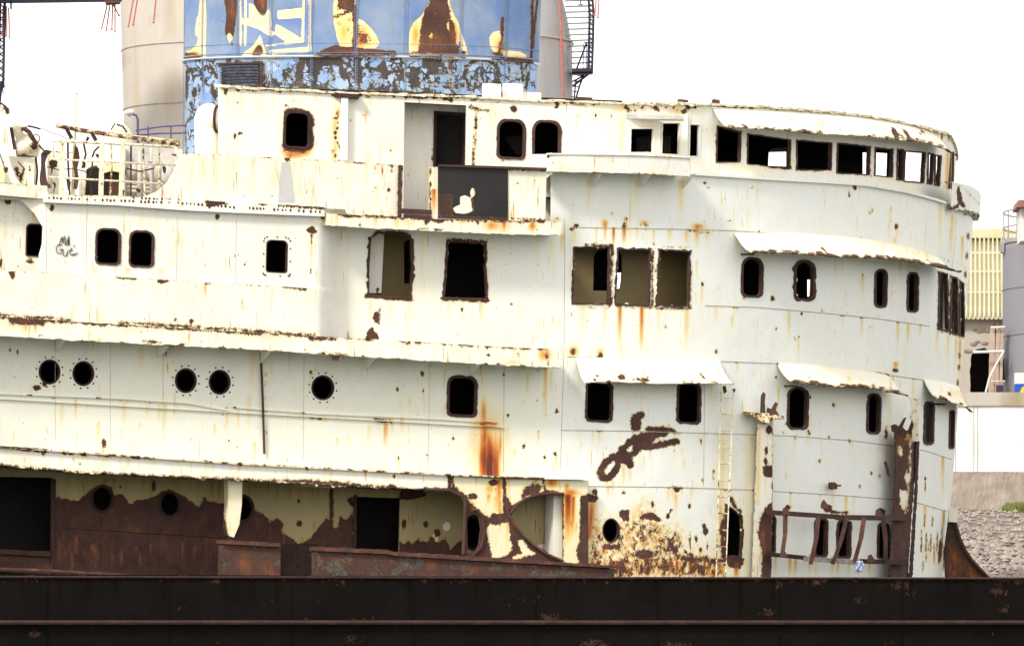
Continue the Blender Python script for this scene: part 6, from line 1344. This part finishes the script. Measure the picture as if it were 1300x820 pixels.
# grey tank
tk = thing('storage_tank', (P(1400, 700, 61).x, 61, TZ), 'tall grey steel storage tank with a railing on top, at the right edge', 'tank')
m = MB(); cyl(m, 1404, 61, 131, 309, TZ, 96); m.build('shell', simple('tank_grey', (.215, .21, .235), (.195, .19, .215), .6, .6, .1), tk, None, True)
m = MB(); cyl(m, 1404, 61, 132.5, 306, P(0, 311, 61).z, 96); m.build('rim', simple('tank_rim', (.33, .31, .33)), tk, None, True)
m = MB(); r1 = 130*S*(D+61)/D; X = P(1404, 0, 61).x
for py in (270, 290): z = P(0, py, 61).z; m.tube([(X+r1*math.cos(t), 61+r1*math.sin(t), z) for t in np.linspace(0, 2*math.pi, 90)], .025, 5, False)
z0, z1 = P(0, 306, 61).z, P(0, 270, 61).z
for i in range(30): t = 2*math.pi*(i+.15)/30; m.tube([(X+r1*math.cos(t), 61+r1*math.sin(t), z0), (X+r1*math.cos(t), 61+r1*math.sin(t), z1)], .022, 5)
m.build('guard_rail', galv, tk)
m = MB(); m.prism([(1293, 254), (1320, 254), (1320, 263), (1291, 263)], 57, 2); m.build('hatch_roof', simple('brick_brown', (.28, .13, .10)), tk)
m = MB(); m.prism([(1296, 263), (1318, 263), (1318, 306), (1296, 306)], 57.4, 1.5); m.build('hatch_house', lampw, tk)
m = MB(); r2 = 131.6*S*(D+61)/D
for py in (369, 428): z = P(0, py, 61).z; m.tube([(X+r2*math.cos(t), 61+r2*math.sin(t), z) for t in np.linspace(0, 2*math.pi, 90)], .010, 5, False)
m.build('weld_seam', simple('tank_seam', (.24, .23, .25)), tk)
m = MB(); m.prism([(1270, 311), (1275, 309), (1275, 321), (1271, 320)], 60.5, .4); m.build('lifting_lug', galv, tk)
# container with a white, blue and yellow panel
sb = thing('sign_board', (P(1305, 600, 52).x, 52, TZ), 'white and blue board with a yellow mark, before the grey tank', 'sign')
m = MB(); m.prism([(1289, 473), (1340, 473), (1340, 487), (1289, 487)], 52, .4); m.build('upper_panel', lampw, sb)
m = MB(); m.prism([(1289, 487.1), (1340, 487.1), (1340, 500), (1289, 500)], 52, .4); m.build('lower_panel', simple('sign_blue', (.02, .08, .42)), sb)
m = MB(); m.prism([(1295, 497), (1298, 491), (1306, 489), (1306, 500), (1295, 500)], 51.95, .04); m.build('yellow_mark', simple('sign_yellow', (.75, .5, .03)), sb)
# retaining wall
rw = thing('concrete_wall', (P(1260, 700, 50).x, 50, P(0, 650, 50).z), 'long whitewashed concrete retaining wall with a bare grey cap and rough grey footing', 'wall')
whitew = simple('whitewash', (.78, .77, .74), (.66, .64, .59), 1.2, .9, .2); capc = concrete_mat('bare_concrete', (.46, .43, .37), (.38, .35, .30)); foot = simple('rough_footing', (.33, .28, .23), (.23, .19, .155), 1.6, .95, .8)
xa, xb = -60, P(1500, 0, 50).x; Z = lambda py, d=50: P(0, py, d).z
m = MB(); m.box((xa, 50, Z(600)), (xb, 50.6, Z(515))); m.build('face', whitew, rw)
m = MB(); m.box((xa, 49.94, Z(515)), (xb, 50.66, Z(498))); m.build('cap', capc, rw)
m = MB()
for x in (1213, 1236, 1241, 1330): m.tube([P(x, 516, 49.99), P(x, 599, 49.99)], .012, 5)
m.build('expansion_joint', capc, rw)
V = []; F = []; nx, nz = 160, 14
for j in range(nz+1):
    for i in range(nx+1):
        x = P(1150, 0, 50).x+(P(1420, 0, 50).x-P(1150, 0, 50).x)*i/nx; py = 656-(656-599)*j/nz
        V.append((x, 49.9-.25*(1-j/nz)+RNG.randn()*.015, Z(py)))
for j in range(nz):
    for i in range(nx): F.append((j*(nx+1)+i, j*(nx+1)+i+1, (j+1)*(nx+1)+i+1, (j+1)*(nx+1)+i))
k = len(V); V += [(V[0][0], 50.5, Z(656)), (V[nx][0], 50.5, Z(656)), (V[nx][0], 50.5, Z(599)), (V[0][0], 50.5, Z(599))]
F.append((nz*(nx+1), nz*(nx+1)+nx, k+2, k+3))
build('footing', V, F, foot, rw)

# ground: one sheet from the water's edge to the horizon
from mathutils import noise as mnoise
b = NB('grey_gravel'); n = b.noise(.35, 5, .6); n2 = b.noise(5, 6, .75); vo = b.N('ShaderNodeTexVoronoi', {'Vector': b.co, 'Scale': 3.5}).outputs['Color']
c = b.mix(b.mr(n, .35, .65), (.185, .145, .11), (.11, .09, .072)); c = b.mix(b.mr(n2, .4, .7), c, (.33, .29, .25)); bwv = b.N('ShaderNodeRGBToBW', {0: vo}).outputs[0]; c = b.mix(b.mr(bwv, .2, .8, 0, .6), c, (.07, .06, .055))
gravel = b.done(c, .95, n2, .9, .08)
xsn = np.concatenate([[-3000, -600, -200, -60], np.arange(-20, P(1180, 0, 20).x, 3), np.arange(P(1180, 0, 20).x, P(1400, 0, 50).x, .13), [30, 60, 200, 600, 3000]])
xsn = np.unique(xsn)
prof = [(13, -3), (16, 3.9), (20, 4.9)]; yv = list(np.arange(20.25, 50, .28))
ys_ = [(13, -3.0), (15, 2.0), (17, 4.1)]+[(y, None) for y in np.arange(20, 50, .28)]+[(50.3, 7.8), (50.31, TZ), (60, TZ), (120, TZ), (600, TZ), (4000, TZ)]
V = []; F = []
for y, z in ys_:
    for x in xsn:
        if z is None:
            q = (y-20)/30; zz = 4.9+(7.85-4.9)*q**.9
            zz += (.20*mnoise.fractal(Vector((x*.5, y*.35, 0)), 1, 2, 3)+.035*mnoise.fractal(Vector((x*1.6, y*1.3, 3)), .8, 2, 3))*(1-.7*q)
        else: zz = z
        V.append((x, y, zz))
n = len(xsn)
for j in range(len(ys_)-1):
    for i in range(n-1): F.append((j*n+i, j*n+i+1, (j+1)*n+i+1, (j+1)*n+i))
note(build('ground', V, F, gravel, None, None, False), 'grey gravel bank and level quay ground', None, None, 'structure')
m = MB()
for i in range(5200):
    y = 20.5+29*RNG.rand()**1.4; px = 1185+RNG.rand()*140; x = P(px, 0, y).x; q = (y-20)/30; r_ = (.02+.10*RNG.rand()**4)*(1.2 if q < .5 else .8)
    zz = 4.9+2.95*q**.9+(.20*mnoise.fractal(Vector((x*.5, y*.35, 0)), 1, 2, 3)+.035*mnoise.fractal(Vector((x*1.6, y*1.3, 3)), .8, 2, 3))*(1-.7*q)
    c = Vector((x, y, zz+r_*.3)); rv = [Vector((a, b2, c2))*r_*(.7+.6*RNG.rand()) for a, b2, c2 in ((1, 0, 0), (0, 1, 0), (-1, 0, 0), (0, -1, 0), (0, 0, .8), (0, 0, -.8))]
    m.add([c+v for v in rv], [(0, 1, 4), (1, 2, 4), (2, 3, 4), (3, 0, 4), (1, 0, 5), (2, 1, 5), (3, 2, 5), (0, 3, 5)])
note(m.build('rubble', simple('pale_rubble', (.34, .29, .25), (.16, .13, .11), 2)), 'loose stones strewn over the gravel bank', 'rubble', None, 'stuff')
# grass at the foot of the wall
m = MB()
for i in range(1600):
    px = 1274+RNG.rand()*50; h = (.10+.22*RNG.rand())*(.5+.5*min(1, (px-1272)/10)); y = 48.3+RNG.rand()*1.2
    b0 = P(px, 0, y); b0.z = 7.65+(y-48)*.1; d = Vector((RNG.randn()*.07, RNG.randn()*.07, h)); s_ = Vector((.018, 0, 0)); m.add([b0-s_, b0+s_, b0+d], [(0, 1, 2)])
note(m.build('grass', simple('grass_green', (.10, .14, .03), (.20, .20, .05), 4)), 'low tuft of green grass at the foot of the concrete wall', 'grass', None, 'stuff')
# blue rag on the broken rail
m = MB(); ry_ = depth(1091, .52); q = []
V = []; F = []
for j in range(9):
    for i in range(7):
        V.append(P(1087+i*1.4+math.sin(j*.8)*1.2+RNG.randn()*.4, 712+j*1.7+RNG.randn()*.4, ry_-.03*math.sin(i*1.7+j)-.02))
for j in range(8):
    for i in range(6): F.append((j*7+i, (j+1)*7+i, (j+1)*7+i+1, j*7+i+1))
o = build('cloth_rag', V, F, simple('blue_white_rag', (.10, .16, .45), (.6, .62, .7), 12)); o.modifiers.new('thickness', 'SOLIDIFY').thickness = .012
note(o, 'crumpled blue and white rag caught on the lower bar of the broken rusty rail', 'rag')
# water
b = NB('harbour_water'); bn = b.noise(1.2, 4, .6, scl=(1, .5, 1)); wm = b.done((.03, .045, .045), .12, bn, .3, .1, spec=.5)
m = MB(); m.add([(-3000, -600, -1.6), (3000, -600, -1.6), (3000, 15, -1.6), (-3000, 15, -1.6)], [(0, 1, 2, 3)]); note(m.build('water', wm), 'dark harbour water alongside the ship', None, None, 'structure')

# ================================================================== LIGHT AND CAMERA
world = bpy.data.worlds.new('World'); scene.world = world; world.use_nodes = True; nt = world.node_tree; bg = nt.nodes['Background']
sky = nt.nodes.new('ShaderNodeTexSky'); sky.sky_type = 'NISHITA'; sky.sun_disc = False
sd = Vector((-.50, -.62, .72)).normalized()      # towards the sun
el = math.asin(sd.z); az = math.atan2(sd.x, sd.y)
sky.sun_elevation = el; sky.sun_rotation = az; sky.air_density = 1.0; sky.dust_density = 4.0; sky.ozone_density = 1.0
mx = nt.nodes.new('ShaderNodeMix'); mx.data_type = 'RGBA'; mx.inputs[0].default_value = SKYMIX if 'SKYMIX' in globals() else .80
mx.inputs[7].default_value = (8.9, 8.6, 8.35, 1)
nt.links.new(sky.outputs[0], mx.inputs[6]); nt.links.new(mx.outputs[2], bg.inputs[0]); bg.inputs[1].default_value = .088
sun = bpy.data.lights.new('sun', 'SUN'); sun.energy = 1.5; sun.angle = math.radians(10); sun.color = (1, .96, .89)
so = bpy.data.objects.new('sun', sun); COL.objects.link(so); so.rotation_euler = (-sd).to_track_quat('-Z', 'Y').to_euler()
cam = bpy.data.cameras.new('camera'); co = bpy.data.objects.new('camera', cam); COL.objects.link(co); scene.camera = co
co.location = (0, -D, 0); co.rotation_euler = (math.pi/2, 0, 0)
cam.sensor_width = 36; cam.lens = 36*D/(1300*S); cam.shift_x = 0; cam.shift_y = (EYE-410)/1300
cam.clip_start = 1; cam.clip_end = 8000
vs = scene.view_settings; vs.view_transform = 'Standard'; vs.look = 'None'; vs.exposure = 1.30; vs.gamma = 1; vs.use_curve_mapping = False
